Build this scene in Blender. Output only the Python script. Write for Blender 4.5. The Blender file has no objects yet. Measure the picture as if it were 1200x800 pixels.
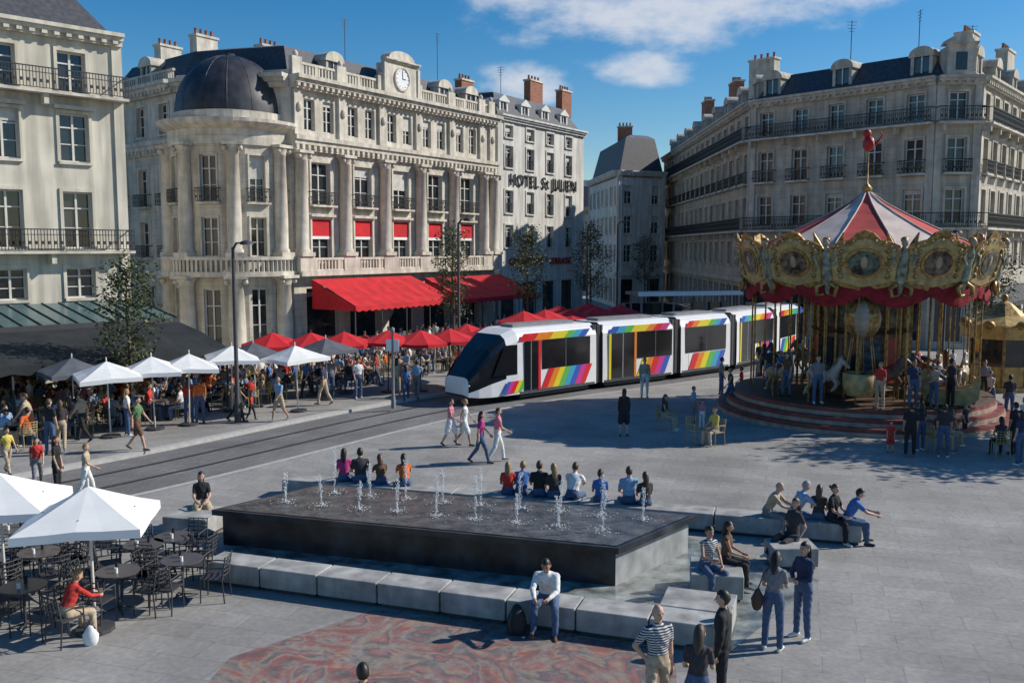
import bpy, math, random
from math import radians, sin, cos, pi, atan2, sqrt
from mathutils import Vector, Matrix
import numpy as np
random.seed(7)
SC=bpy.context.scene; COL=SC.collection
F=1080.;H=6.5;PT=math.atan(110/F)
def survey(u,v,z=0.0):
    a=400-v; dy=F*cos(PT)+a*sin(PT); dz=-F*sin(PT)+a*cos(PT); t=(z-H)/dz
    return Vector(((u-600)*t,dy*t))
# ------------------------------------------------------------ materials
MC={}
def nn(nt,t,**k):
    n=nt.nodes.new(t)
    for a,b in k.items(): setattr(n,a,b)
    return n
def mat(name,col,rough=.7,metal=0,var=.12,scale=3.,bump=0,spec=.5,streak=False,joints=0,vert=False):
    if name in MC: return MC[name]
    m=bpy.data.materials.new(name); m.use_nodes=True; nt=m.node_tree
    b=nt.nodes['Principled BSDF']; b.inputs['Roughness'].default_value=rough; b.inputs['Metallic'].default_value=metal
    b.inputs['Specular IOR Level'].default_value=spec
    tc=nn(nt,'ShaderNodeTexCoord'); L=nt.links.new
    n=nn(nt,'ShaderNodeTexNoise'); n.inputs['Scale'].default_value=scale; n.inputs['Detail'].default_value=4
    L(tc.outputs['Object'],n.inputs['Vector'])
    mr=nn(nt,'ShaderNodeMapRange'); mr.inputs[1].default_value=.3; mr.inputs[2].default_value=.7
    mr.inputs[3].default_value=1-var*1.4; mr.inputs[4].default_value=1+var
    L(n.outputs['Fac'],mr.inputs[0]); fac=mr.outputs[0]
    if streak:
        mp2=nn(nt,'ShaderNodeMapping'); mp2.inputs['Scale'].default_value=(2.2,2.2,.22); L(tc.outputs['Object'],mp2.inputs[0])
        n2=nn(nt,'ShaderNodeTexNoise'); n2.inputs['Scale'].default_value=1.1; n2.inputs['Detail'].default_value=5; L(mp2.outputs[0],n2.inputs['Vector'])
        m2=nn(nt,'ShaderNodeMapRange'); m2.inputs[1].default_value=.38; m2.inputs[2].default_value=.62; m2.inputs[3].default_value=.74; m2.inputs[4].default_value=1.05
        L(n2.outputs['Fac'],m2.inputs[0]); mu=nn(nt,'ShaderNodeMath',operation='MULTIPLY'); L(fac,mu.inputs[0]); L(m2.outputs[0],mu.inputs[1]); fac=mu.outputs[0]
    if joints:
        sp=nn(nt,'ShaderNodeSeparateXYZ'); L(tc.outputs['Object'],sp.inputs[0])
        a=nn(nt,'ShaderNodeMath',operation='DIVIDE'); L(sp.outputs[2],a.inputs[0]); a.inputs[1].default_value=joints
        fr=nn(nt,'ShaderNodeMath',operation='FRACT'); L(a.outputs[0],fr.inputs[0])
        g=nn(nt,'ShaderNodeMath',operation='LESS_THAN'); L(fr.outputs[0],g.inputs[0]); g.inputs[1].default_value=.07
        m3=nn(nt,'ShaderNodeMapRange'); m3.inputs[3].default_value=1; m3.inputs[4].default_value=.76; L(g.outputs[0],m3.inputs[0])
        mu=nn(nt,'ShaderNodeMath',operation='MULTIPLY'); L(fac,mu.inputs[0]); L(m3.outputs[0],mu.inputs[1]); fac=mu.outputs[0]
    mx=nn(nt,'ShaderNodeVectorMath',operation='SCALE'); mx.inputs[0].default_value=col[:3]; L(fac,mx.inputs['Scale'])
    L(mx.outputs[0],b.inputs['Base Color'])
    if bump:
        bn=nn(nt,'ShaderNodeBump'); bn.inputs['Strength'].default_value=bump; bn.inputs['Distance'].default_value=.03
        L(n.outputs['Fac'],bn.inputs['Height']); L(bn.outputs[0],b.inputs['Normal'])
    MC[name]=m; return m
def cloth(c):
    return mat('cloth_%02d_%02d_%02d'%tuple(int(x*99) for x in c),c,.9,var=.18,scale=14)
STONE=mat('limestone',(.58,.53,.44),.9,var=.14,scale=1.2,streak=True,joints=.52)
STONE2=mat('pale_stone',(.62,.57,.48),.9,var=.12,scale=2.,streak=True)
STUC=mat('cream_render',(.62,.58,.48),.9,var=.08,scale=.8,streak=True)
HSTUC=mat('white_render',(.63,.61,.56),.9,var=.08,scale=.8,streak=True)
GSTONE=mat('grey_stone',(.48,.43,.35),.9,var=.16,scale=1.2,streak=True,joints=.5)
GSTONE2=mat('grey_trim_stone',(.54,.49,.41),.9,var=.15,scale=2.,streak=True)
SLATE=mat('slate',(.055,.058,.068),.6,var=.3,scale=5,joints=.25)
ZINC=mat('zinc',(.16,.17,.19),.5,var=.2,scale=2)
LEAD=mat('dome_lead',(.040,.042,.052),.5,var=.35,scale=1.4,streak=True)
BRICKM=mat('chimney_brick',(.30,.13,.08),.9,var=.3,scale=6,joints=.1)
IRON=mat('wrought_iron',(.02,.02,.022),.5)
GLASS=mat('window_glass',(.025,.03,.035),.08,var=.5,scale=.6,spec=.8)
WFR=mat('window_frame_paint',(.62,.60,.55),.5,var=.05)
BLIND=mat('blind',(.55,.53,.48),.8,joints=.12)
REDC=mat('red_canvas',(.55,.012,.02),.85,var=.2,scale=1.3)
REDD=mat('red_paint',(.42,.03,.03),.5)
WHITEC=mat('white_canvas',(.78,.78,.76),.85,var=.06,scale=2)
GREYC=mat('grey_canvas',(.10,.11,.13),.85)
BLACKC=mat('black_canvas',(.018,.022,.024),.8,var=.3,scale=1)
GREEN=mat('green_glazed_roof',(.10,.16,.16),.25)
WHITE=mat('white_paint',(.78,.78,.78),.3,var=.03)
BLK=mat('black_gloss',(.012,.013,.016),.12,spec=.7,var=.05)
DARK=mat('dark_grey',(.05,.05,.055),.6)
MIDG=mat('mid_grey',(.22,.22,.23),.6)
GOLD=mat('gilding',(.36,.22,.07),.45,metal=.45,var=.45,scale=7,bump=.5)
CREAM=mat('cream_paint',(.42,.31,.13),.5,var=.3,scale=4)
BENCH=mat('granite_bench',(.37,.37,.355),.85,var=.22,scale=3,bump=.1,streak=True)
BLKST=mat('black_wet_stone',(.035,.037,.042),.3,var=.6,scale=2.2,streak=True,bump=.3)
LITST=mat('wet_stone_lit_side',(.36,.37,.37),.5,var=.25,scale=2,streak=True)  # right face of the fountain block: sunlight painted in as a lighter stone
BARK=mat('bark',(.10,.075,.05),.9,var=.3,scale=12)
WOOD=mat('deck_wood',(.10,.055,.03),.6,var=.3,scale=6)  # darkened to stand in for shade under the carousel canopy
# ------------------------------------------------------------ mesh builder
class MB:
    def __init__(s): s.V=[];s.Fc=[];s.M=[];s.S=[];s.mats=[];s.T=Matrix.Identity(4);s.flip=False
    def setT(s,T=None): s.T=T if T is not None else Matrix.Identity(4); s.flip=s.T.to_3x3().determinant()<0
    def facade(s,p0,p1,z=0):
        p0=Vector(p0);p1=Vector(p1);d=(p1-p0).normalized();n=(d.y,-d.x)
        s.setT(Matrix(((d.x,n[0],0,p0.x),(d.y,n[1],0,p0.y),(0,0,1,z),(0,0,0,1)))); return (p1-p0).length
    def at(s,x,y,z=0,rot=0,sc=1): s.setT(Matrix.Translation((x,y,z))@Matrix.Rotation(radians(rot),4,'Z')@Matrix.Scale(sc,4))
    def mi(s,m):
        if m not in s.mats: s.mats.append(m)
        return s.mats.index(m)
    def add(s,vs,fs,m,smooth=False):
        o=len(s.V); T=s.T; s.V.extend([tuple(T@Vector(v)) for v in vs]); k=s.mi(m)
        for f in fs:
            f=[i+o for i in f]
            if s.flip: f.reverse()
            s.Fc.append(f); s.M.append(k); s.S.append(smooth)
    def box(s,x0,x1,y0,y1,z0,z1,m):
        if x1<=x0 or y1<=y0 or z1<=z0: return
        s.add([(x0,y0,z0),(x1,y0,z0),(x1,y1,z0),(x0,y1,z0),(x0,y0,z1),(x1,y0,z1),(x1,y1,z1),(x0,y1,z1)],
          [(0,3,2,1),(4,5,6,7),(0,1,5,4),(1,2,6,5),(2,3,7,6),(3,0,4,7)],m)
    def prism(s,poly,z0,z1,m,top=None):
        n=len(poly); v=[(p[0],p[1],z0) for p in poly]+[(p[0],p[1],z1) for p in poly]
        s.add(v,[(i,(i+1)%n,n+(i+1)%n,n+i) for i in range(n)],m); s.add(v[n:],[tuple(range(n))],top or m)
    def extr(s,poly,y0,y1,m):
        n=len(poly); v=[(p[0],y0,p[1]) for p in poly]+[(p[0],y1,p[1]) for p in poly]
        s.add(v,[(i,(i+1)%n,n+(i+1)%n,n+i) for i in range(n)]+[tuple(range(n-1,-1,-1)),tuple(range(n,2*n))],m)
    def lathe(s,prof,n,m,c=(0,0),a0=0,a1=2*pi,smooth=True,sx=1,sy=1,mf=None):
        full=abs(a1-a0-2*pi)<1e-6; k=n if full else n+1; v=[]
        for r,z in prof:
            for j in range(k):
                a=a0+(a1-a0)*j/n; v.append((c[0]+r*cos(a)*sx,c[1]+r*sin(a)*sy,z))
        fs=[]
        for i in range(len(prof)-1):
            for j in range(n):
                j2=(j+1)%k if full else j+1
                f=(i*k+j,i*k+j2,(i+1)*k+j2,(i+1)*k+j)
                if mf: s.add([v[x] for x in f],[(0,1,2,3)],mf(i,j),smooth)
                else: fs.append(f)
        if not mf: s.add(v,fs,m,smooth)
    def tube(s,pts,rad,n,m,smooth=True,flat=1.,cap=True):
        pts=[Vector(p) for p in pts]; v=[]
        P=list(pts);R=list(rad)
        if cap:
            d0=(pts[0]-pts[1]).normalized(); d1=(pts[-1]-pts[-2]).normalized()
            P=[pts[0]+d0*rad[0]*.98,pts[0]+d0*rad[0]*.7]+P+[pts[-1]+d1*rad[-1]*.7,pts[-1]+d1*rad[-1]*.98]
            R=[rad[0]*.15,rad[0]*.7]+R+[rad[-1]*.7,rad[-1]*.15]
        for i in range(len(P)):
            d=(P[min(i+1,len(P)-1)]-P[max(i-1,0)]).normalized()
            ref=Vector((1,0,0)) if abs(d.x)<.9 else Vector((0,0,1))
            b=d.cross(ref).normalized(); a=b.cross(d).normalized()
            for j in range(n):
                t=2*pi*j/n; v.append(P[i]+a*cos(t)*R[i]+b*sin(t)*R[i]*flat)
        fs=[]
        for i in range(len(P)-1):
            for j in range(n): fs.append((i*n+j,i*n+(j+1)%n,(i+1)*n+(j+1)%n,(i+1)*n+j))
        fs.append(tuple(range(n-1,-1,-1))); fs.append(tuple((len(P)-1)*n+j for j in range(n)))
        s.add(v,fs,m,smooth)
    def ell(s,c,r,m,n=10,k=7):
        v=[]
        for i in range(k+1):
            a,z=sin(pi*i/k),-cos(pi*i/k)
            for j in range(n): v.append((c[0]+a*cos(2*pi*j/n)*r[0],c[1]+a*sin(2*pi*j/n)*r[1],c[2]+z*r[2]))
        s.add(v,[(i*n+j,i*n+(j+1)%n,(i+1)*n+(j+1)%n,(i+1)*n+j) for i in range(k) for j in range(n)],m,True)
    def mesh(s,name):
        me=bpy.data.meshes.new(name); me.from_pydata(s.V,[],s.Fc)
        for m in s.mats: me.materials.append(m)
        me.polygons.foreach_set('material_index',s.M); me.polygons.foreach_set('use_smooth',s.S); me.update(); return me
    def obj(s,name,parent=None):
        o=bpy.data.objects.new(name,s.mesh(name)); COL.objects.link(o); o.parent=parent; return o
def empty(name):
    e=bpy.data.objects.new(name,None); COL.objects.link(e); return e
def inst(me,name,x,y,z=0,rot=0,sc=1):
    o=bpy.data.objects.new(name,me); COL.objects.link(o); o.location=(x,y,z); o.rotation_euler=(0,0,radians(rot)); o.scale=(sc,)*3; return o
# ------------------------------------------------------------ people
def remesh(mb,vox,it=3):
    me=mb.mesh('tmp'); ob=bpy.data.objects.new('tmp',me); COL.objects.link(ob)
    m=ob.modifiers.new('r','REMESH'); m.mode='VOXEL'; m.voxel_size=vox
    s=ob.modifiers.new('s','SMOOTH'); s.factor=.5; s.iterations=it
    dg=bpy.context.evaluated_depsgraph_get(); r=bpy.data.meshes.new_from_object(ob.evaluated_get(dg))
    bpy.data.objects.remove(ob); n=len(r.vertices); V=np.empty(n*3); r.vertices.foreach_get('co',V)
    Fs=[tuple(p.vertices) for p in r.polygons]; bpy.data.meshes.remove(r); return V.reshape(-1,3),Fs
def labels(V,Fs,caps):
    C=np.array([V[list(f)].mean(0) for f in Fs]); best=np.full(len(C),1e9); lab=np.zeros(len(C),int)
    for a,b,ra,rb,l in caps:
        a=np.array(a);b=np.array(b);d=b-a;t=np.clip(((C-a)@d)/max(d@d,1e-9),0,1)
        D=np.linalg.norm(C-(a+t[:,None]*d),axis=1)-(ra+(rb-ra)*t)
        k=D<best; best[k]=D[k]; lab[k]=l
    return lab
PL=[mat('ph%d'%i,(.5,.5,.5)) for i in range(7)]
def dirv(a,b,s): a=radians(a);b=radians(b); return Vector((s*sin(b),-sin(a)*cos(b),-cos(a)*cos(b)))
POSES={
 'stand':dict(tp=1,L=[(3,3,0),(-1,4,-3)],A=[(4,9,18,-4),(0,9,14,0)]),
 'phone':dict(tp=4,L=[(2,3,0),(4,5,-4)],A=[(15,8,115,-25),(5,10,70,-35)],hp=22),
 'fold':dict(tp=0,L=[(0,5,0),(5,4,-4)],A=[(18,12,80,-50),(18,12,85,-45)]),
 'hips':dict(tp=-2,L=[(4,5,0),(-3,6,-4)],A=[(-18,32,20,-35),(-5,9,12,0)]),
 'walk':dict(tp=4,L=[(24,2,12),(-14,2,-38)],A=[(-22,8,0,0),(24,7,42,-5)]),
 'walk2':dict(tp=3,L=[(-12,2,-30),(20,2,8)],A=[(20,7,60,-8),(-16,8,4,0)]),
 'sit':dict(tp=4,L=[(84,7,4),(82,9,-6)],A=[(22,9,72,-14),(18,10,70,-20)],seat=.45),
 'sitlean':dict(tp=26,L=[(84,11,2),(80,12,10)],A=[(48,8,72,-18),(44,8,80,-22)],seat=.45,hp=8),
 'sitx':dict(tp=-6,L=[(92,-4,40),(82,8,0)],A=[(14,14,70,-30),(-12,22,30,-8)],seat=.45),
 'sittalk':dict(tp=8,L=[(82,6,0),(84,10,-12)],A=[(35,14,95,-10),(20,9,66,-20)],seat=.45),
 'ride':dict(tp=6,L=[(55,28,-5),(55,28,-5)],A=[(45,8,70,-18),(45,8,70,-18)],seat=.0),
}
PMC={}
def person_mesh(pose,g='m',sleeve='short',legs='long',hair='short',vox=.02):
    key=(pose,g,sleeve,legs,hair,vox)
    if key in PMC: return PMC[key]
    q=POSES[pose]; tp=radians(q['tp']); U=Vector((0,-sin(tp),cos(tp))); hp=tp*.4+radians(q.get('hp',0)); UH=Vector((0,-sin(hp),cos(hp)))
    fem=g=='f'; hips=[Vector((s*.09,0,-.03)) for s in(-1,1)]; J={}
    for i,s in enumerate((-1,1)):
        a,b,c=q['L'][i]; kn=hips[i]+dirv(a,b,s)*.425; an=kn+dirv(c,b*.2,s)*.41
        fd=Vector((s*.15,-1,0)).normalized() if c>-25 else Vector((0,-.75,-.66))
        J[i]=(hips[i],kn,an,an+fd*.15+Vector((0,0,-.035 if c>-25 else 0)),an-fd*.045+Vector((0,0,-.03)))
    if 'seat' in q: pz=q['seat']+.10
    else: pz=-min(min(j[2].z-.07,j[3].z-.035) for j in J.values())
    P=Vector((0,0,pz)); mb=MB(); caps=[]
    def limb(pts,rad,lab,n=10):
        mb.tube(pts,rad,n,PL[0]); 
        for i in range(len(pts)-1): caps.append((tuple(pts[i]),tuple(pts[i+1]),rad[i],rad[i+1],lab))
    for i,s in enumerate((-1,1)):
        hi,kn,an,toe,heel=[p+P for p in J[i]]
        mid=hi.lerp(kn,.62)
        if legs=='long': limb([hi,kn],[.092,.066],3); limb([kn,kn.lerp(an,.4),an+(kn-an).normalized()*.02],[.066,.062,.052],3)
        elif legs=='short': limb([hi,mid,hi.lerp(kn,.85)],[.095,.088,.082],3); limb([mid,kn],[.065,.052],0); limb([kn,kn.lerp(an,.35),an],[.05,.054,.036],0)
        else: limb([hi,kn],[.085,.052],0); limb([kn,kn.lerp(an,.35),an],[.05,.052,.034],0)
        limb([heel,an+Vector((0,0,-.02)),toe],[.036,.044,.032],4,8)
        if legs=='skirt': limb([hi.lerp(P,.3),hi.lerp(kn,.4),hi.lerp(kn,.9)],[.12,.115,.105],3)
    if legs=='skirt':
        limb([J[0][0].lerp(J[0][1],.5)+P,J[1][0].lerp(J[1][1],.5)+P],[.11,.11],3)
    W=(.17,.125,.145,.155) if fem else (.16,.145,.17,.18)
    rings=[(-.07,W[0]*.8,.10),(0,W[0],.118),(.10,(W[0]+W[1])/2,.108),(.18,W[1],.10),(.30,W[2],.122 if fem else .118),(.40,W[3],.112),(.475,W[3]*.92,.085),(.51,.085,.06)]
    n=16; v=[]; 
    for h,rx,ry in rings:
        c=P+U*h if h>0 else P+Vector((0,0,h))
        B=Vector((0,cos(tp),sin(tp)))
        for j in range(n):
            t=2*pi*j/n; v.append(c+Vector((cos(t)*rx,0,0))+B*sin(t)*ry)
    m=len(rings); fs=[(i*n+j,i*n+(j+1)%n,(i+1)*n+(j+1)%n,(i+1)*n+j) for i in range(m-1) for j in range(n)]
    fs+= [tuple(range(n-1,-1,-1)),tuple((m-1)*n+j for j in range(n))]; mb.add(v,fs,PL[0])
    for sx in(-.06,.06):
        caps.append((tuple(P+Vector((sx,0,-.04))),tuple(P+U*.06+Vector((sx,0,0))),.1,.1,3))
        caps.append((tuple(P+U*.12+Vector((sx,0,0))),tuple(P+U*.46+Vector((sx,0,0))),.09,.1,2))
    nb=P+U*.49; hc=P+U*.545+UH*.115
    limb([nb,nb.lerp(hc,.75)],[.056 if not fem else .046,.05 if not fem else .042],0)
    shw=.165 if not fem else .145; hands=[]
    for i,s in enumerate((-1,1)):
        a,b,c,d=q['A'][i]; sh=P+U*.445+Vector((s*shw,0,0)); el=sh+dirv(a,b,s)*.275; wr=el+dirv(c,d,s)*.24
        k=1 if not fem else .86
        limb([P+U*.44+Vector((s*.08,0,0)),sh],[.07*k,.062*k],2)
        if sleeve=='long': limb([sh,el],[.062*k,.052*k],2); limb([el,wr],[.05*k,.037*k],2)
        elif sleeve=='short': limb([sh,sh.lerp(el,.62)],[.062*k,.058*k],2); limb([sh.lerp(el,.5),el],[.045*k,.040*k],0); limb([el,wr],[.041*k,.027*k],0)
        else: limb([sh,el],[.048*k,.038*k],0); limb([el,wr],[.039*k,.026*k],0)
        hd=(wr-el).normalized(); limb([wr,wr+hd*.05,wr+hd*.085],[.028,.036,.036],0,8); hands.append((wr,hd,s))
    V,Fs=remesh(mb,vox); lab=labels(V,Fs,caps)
    o=MB(); 
    for p in PL: o.mi(p)
    cl=np.zeros(len(V)); 
    for f,l in zip(Fs,lab):
        if l in(2,3): cl[list(f)]=1
    ph=V[:,2]*38+V[:,0]*55+np.sin(V[:,1]*31)*2; V=V.copy(); V[:,1]+=cl*.004*np.sin(ph); V[:,0]+=cl*.003*np.sin(ph*1.3+1)
    o.V=[tuple(x) for x in V]; o.Fc=[list(f) for f in Fs]; o.M=[int(x) for x in lab]; o.S=[True]*len(Fs)
    for wr,hd,s in hands:
        side=hd.cross(Vector((1,0,0))); side=side.normalized() if side.length>.3 else Vector((0,1,0)); pn=hd.cross(side).normalized()
        if pn.x*s>0: pn=-pn
        for k,(off,ln) in enumerate(((-.029,.062),(-.010,.074),(.010,.080),(.029,.070))):
            b=wr+hd*.085+side*off; p1=b+hd*ln*.5+pn*.008; p2=p1+hd*ln*.32+pn*.02; p3=p2+hd*ln*.12+pn*.02
            o.tube([b-hd*.02,p1,p2,p3],[.0095,.009,.008,.007],5,PL[0])
        b=wr+hd*.035-side*.03*1; p1=b-side*.02+hd*.03+pn*.012; p2=p1+hd*.028+pn*.01
        o.tube([b+side*.01,p1,p2],[.012,.0105,.009],5,PL[0])
    X=Vector((1,0,0)); Y=Vector((0,cos(hp),sin(hp)))
    o.setT(Matrix(((X.x,Y.x,UH.x,hc.x),(X.y,Y.y,UH.y,hc.y),(X.z,Y.z,UH.z,hc.z),(0,0,0,1))))
    NI,NJ=12,18
    def grid(sc,keep,m):
        v=[];D=[]
        for i in range(NI+1):
            ph=pi*i/NI
            for j in range(NJ):
                t=2*pi*j/NJ; d=(sin(ph)*cos(t),sin(ph)*sin(t),cos(ph)); D.append(d); jw=max(0,-d[2])
                v.append((d[0]*.074*(1-.38*jw*jw)*sc,(d[1]*.094*(1-(.45*jw if d[1]>0 else .12*jw))-.006*jw)*sc,d[2]*.118*sc))
        fs=[]
        for i in range(NI):
            for j in range(NJ):
                f=(i*NJ+j,(i+1)*NJ+j,(i+1)*NJ+(j+1)%NJ,i*NJ+(j+1)%NJ)
                c=[sum(D[x][k] for x in f)/4 for k in range(3)]
                if keep(c): fs.append(f)
        o.add(v,fs,m,True)
    grid(1,lambda c:True,PL[0])
    o.tube([(0,-.088,.012),(0,-.101,-.014),(0,-.108,-.030)],[.006,.010,.013],6,PL[0])
    for s in(-1,1):
        o.ell((s*.030,-.084,.010),(.013,.007,.007),PL[5],8,5); o.ell((s*.030,-.086,.030),(.018,.006,.004),PL[1],8,4)
        o.ell((s*.075,.006,-.006),(.010,.018,.030),PL[0],8,6)
    o.ell((0,-.086,-.058),(.022,.008,.007),PL[6],8,5)
    if hair=='bald': grid(1.04,lambda c:c[1]>-.05 and -.35<c[2]<.25,PL[1])
    else:
        lo=-.45 if hair in('short','bun') else -.8
        grid(1.11,lambda c:(c[2]>.58) or (c[1]>-.45 and c[2]>.30) or (c[1]>-.08 and c[2]>(-.12 if hair!='long' else -.8)) or (c[1]>.4 and c[2]>lo),PL[1])
        if hair=='long': o.tube([(0,.055,.04),(0,.078,-.06),(0,.085,-.17),(0,.095,-.26)],[.070,.078,.068,.03],10,PL[1],flat=.55)
        if hair=='bun': o.ell((0,.115,.035),(.04,.035,.04),PL[1])
    PMC[key]=o.mesh('person_'+pose); return PMC[key]
SKINS=[mat('skin_light',(.55,.33,.23),.55,var=.05),mat('skin_tan',(.42,.24,.15),.55,var=.05),mat('skin_dark',(.13,.07,.045),.55,var=.05)]
HAIRS=[mat('hair_dark',(.018,.013,.010),.5),mat('hair_brown',(.07,.04,.022),.5),mat('hair_blond',(.28,.18,.08),.5),mat('hair_grey',(.30,.29,.28),.6)]
EYE=mat('eye_dark',(.02,.015,.012),.2); LIP=mat('lip',(.35,.10,.09),.5)
def stripes():
    m=bpy.data.materials.new('striped_cotton'); m.use_nodes=True; nt=m.node_tree; b=nt.nodes['Principled BSDF']; b.inputs['Roughness'].default_value=.9
    tc=nn(nt,'ShaderNodeTexCoord'); w=nn(nt,'ShaderNodeTexWave',bands_direction='Z'); w.inputs['Scale'].default_value=9; w.inputs['Distortion'].default_value=.4
    r=nn(nt,'ShaderNodeValToRGB'); r.color_ramp.elements[0].position=.45; r.color_ramp.elements[1].position=.55
    r.color_ramp.elements[0].color=(.03,.035,.06,1); r.color_ramp.elements[1].color=(.55,.55,.55,1)
    nt.links.new(tc.outputs['Object'],w.inputs[0]); nt.links.new(w.outputs['Fac'],r.inputs[0]); nt.links.new(r.outputs[0],b.inputs['Base Color']); return m
STR=stripes()
CLO=dict(red=(.55,.04,.03),orange=(.65,.14,.03),blk=(.02,.02,.022),navy=(.03,.04,.09),blue=(.06,.16,.42),lblue=(.25,.38,.55),white=(.72,.72,.70),beige=(.45,.36,.25),
  pink=(.60,.20,.25),jean=(.07,.11,.20),jean2=(.14,.20,.32),grey=(.20,.20,.21),brown=(.13,.07,.04),yel=(.62,.48,.10),green=(.10,.18,.08),dk=(.045,.04,.045),mag=(.45,.04,.20))
def person(x,y,pose,face,top,bot,g='m',sleeve=None,legs='long',hair=None,sc=None,z=0,skin=None,hc=None,vox=.02,name=None):
    if hair is None: hair='short' if g=='m' else random.choice(['long','long','bun'])
    if sleeve is None: sleeve='short' if g=='m' else random.choice(['short','none'])
    me=person_mesh(pose,g,sleeve,legs,hair,vox)
    if sc is None: sc=random.uniform(.97,1.04)*(1 if g=='m' else .95)
    o=inst(me,name or ('woman' if g=='f' else 'man'),x,y,z,face,sc)
    ms=[SKINS[skin if skin is not None else random.choice([0,0,0,1])],HAIRS[hc if hc is not None else random.choice([0,0,1,1,2])],
        STR if top=='str' else cloth(CLO[top]),cloth(CLO[bot]),cloth(random.choice([CLO['blk'],CLO['brown'],CLO['white'],CLO['grey']])),EYE,LIP]
    for i,m in enumerate(ms): o.material_slots[i].link='OBJECT'; o.material_slots[i].material=m
    return o
# ------------------------------------------------------------ street path & heights
PTS=[(-42,-11),(-30,3),(-20.5,14.3),(-11.2,25.6),(-1.9,38.4),(10.6,48.9),(17.6,58.4),(20.5,62.6),(22,65)]
def cr(P,n=10):
    out=[]
    for i in range(1,len(P)-2):
        p0,p1,p2,p3=[Vector(p) for p in P[i-1:i+3]]
        for k in range(n):
            t=k/n; out.append(.5*((2*p1)+(p2-p0)*t+(2*p0-5*p1+4*p2-p3)*t*t+(3*p1-p0-3*p2+p3)*t**3))
    out.append(Vector(P[-2])); return out
PATH=cr(PTS)
def offs(k,o):
    a=PATH[max(k-1,0)];b=PATH[min(k+1,len(PATH)-1)];d=(b-a).normalized(); return PATH[k]+Vector((-d.y,d.x))*o
def ribbon(mb,o0,o1,z,m,z2=None):
    v=[];fs=[]
    for k in range(len(PATH)):
        a=offs(k,o0);b=offs(k,o1); v+= [(a.x,a.y,z),(b.x,b.y,z)]
        if k: fs.append((2*k-2,2*k,2*k+1,2*k-1))
    mb.add(v,fs,m)
    if z2 is not None:
        for o in(o0,o1):
            v=[];fs=[]
            for k in range(len(PATH)):
                a=offs(k,o); v+=[(a.x,a.y,z),(a.x,a.y,z2)]
                if k: fs.append((2*k-2,2*k-1,2*k+1,2*k))
            mb.add(v,fs,m)
KERB=2.3;PH=.12
def gz(x,y):
    p=Vector((x,y)); best=min(range(len(PATH)-1),key=lambda k:(PATH[k]-p).length)
    k=max(1,best); d=(PATH[min(k+1,len(PATH)-1)]-PATH[k-1]).normalized(); w=p-PATH[k]; return PH if (d.x*w.y-d.y*w.x)>KERB else 0.
def paving(name,col,rot,bw,bh,mort=.75,scale=1.):
    m=bpy.data.materials.new(name); m.use_nodes=True; nt=m.node_tree; b=nt.nodes['Principled BSDF']; b.inputs['Roughness'].default_value=.8; L=nt.links.new
    tc=nn(nt,'ShaderNodeTexCoord'); mp=nn(nt,'ShaderNodeMapping'); mp.inputs['Rotation'].default_value=(0,0,radians(rot)); L(tc.outputs['Object'],mp.inputs[0])
    br=nn(nt,'ShaderNodeTexBrick'); br.inputs['Scale'].default_value=1; br.inputs['Brick Width'].default_value=bw; br.inputs['Row Height'].default_value=bh
    br.inputs['Mortar Size'].default_value=.010; br.inputs['Color1'].default_value=(*[c*1.08 for c in col],1); br.inputs['Color2'].default_value=(*[c*.90 for c in col],1)
    br.inputs['Mortar'].default_value=(*[c*mort for c in col],1); L(mp.outputs[0],br.inputs['Vector'])
    n=nn(nt,'ShaderNodeTexNoise'); n.inputs['Scale'].default_value=.28; n.inputs['Detail'].default_value=9; n.inputs['Roughness'].default_value=.7; n.inputs['Distortion'].default_value=.6; L(tc.outputs['Object'],n.inputs['Vector'])
    r=nn(nt,'ShaderNodeMapRange'); r.inputs[1].default_value=.35; r.inputs[2].default_value=.65; r.inputs[3].default_value=.72; r.inputs[4].default_value=1.16; L(n.outputs['Fac'],r.inputs[0])
    n2=nn(nt,'ShaderNodeTexNoise'); n2.inputs['Scale'].default_value=9; n2.inputs['Detail'].default_value=6; L(tc.outputs['Object'],n2.inputs['Vector'])
    r2=nn(nt,'ShaderNodeMapRange'); r2.inputs[1].default_value=.3; r2.inputs[2].default_value=.7; r2.inputs[3].default_value=.85; r2.inputs[4].default_value=1.12; L(n2.outputs['Fac'],r2.inputs[0])
    vo=nn(nt,'ShaderNodeTexVoronoi'); vo.inputs['Scale'].default_value=1.7; L(tc.outputs['Object'],vo.inputs['Vector'])
    r3=nn(nt,'ShaderNodeMapRange'); r3.inputs[1].default_value=.03; r3.inputs[2].default_value=.06; r3.inputs[3].default_value=.62; r3.inputs[4].default_value=1; L(vo.outputs['Distance'],r3.inputs[0])
    mu=nn(nt,'ShaderNodeMath',operation='MULTIPLY'); L(r.outputs[0],mu.inputs[0]); L(r2.outputs[0],mu.inputs[1])
    mu2=nn(nt,'ShaderNodeMath',operation='MULTIPLY'); L(mu.outputs[0],mu2.inputs[0]); L(r3.outputs[0],mu2.inputs[1])
    s=nn(nt,'ShaderNodeVectorMath',operation='SCALE'); L(br.outputs['Color'],s.inputs[0]); L(mu2.outputs[0],s.inputs['Scale']); L(s.outputs[0],b.inputs['Base Color'])
    return m
PAVE=paving('granite_paving',(.30,.29,.275),17,1.2,.6); PAVE2=paving('terrace_paving',(.31,.30,.285),-40,.9,.45)
TRK=paving('track_paving',(.18,.178,.175),-48,.4,.2); KERBM=mat('kerb_granite',(.44,.43,.41),.8,var=.1,scale=5)
RAIL=mat('steel_rail',(.16,.16,.17),.35,metal=.8); GROOVE=mat('rail_groove',(.03,.03,.03),.9)
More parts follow.
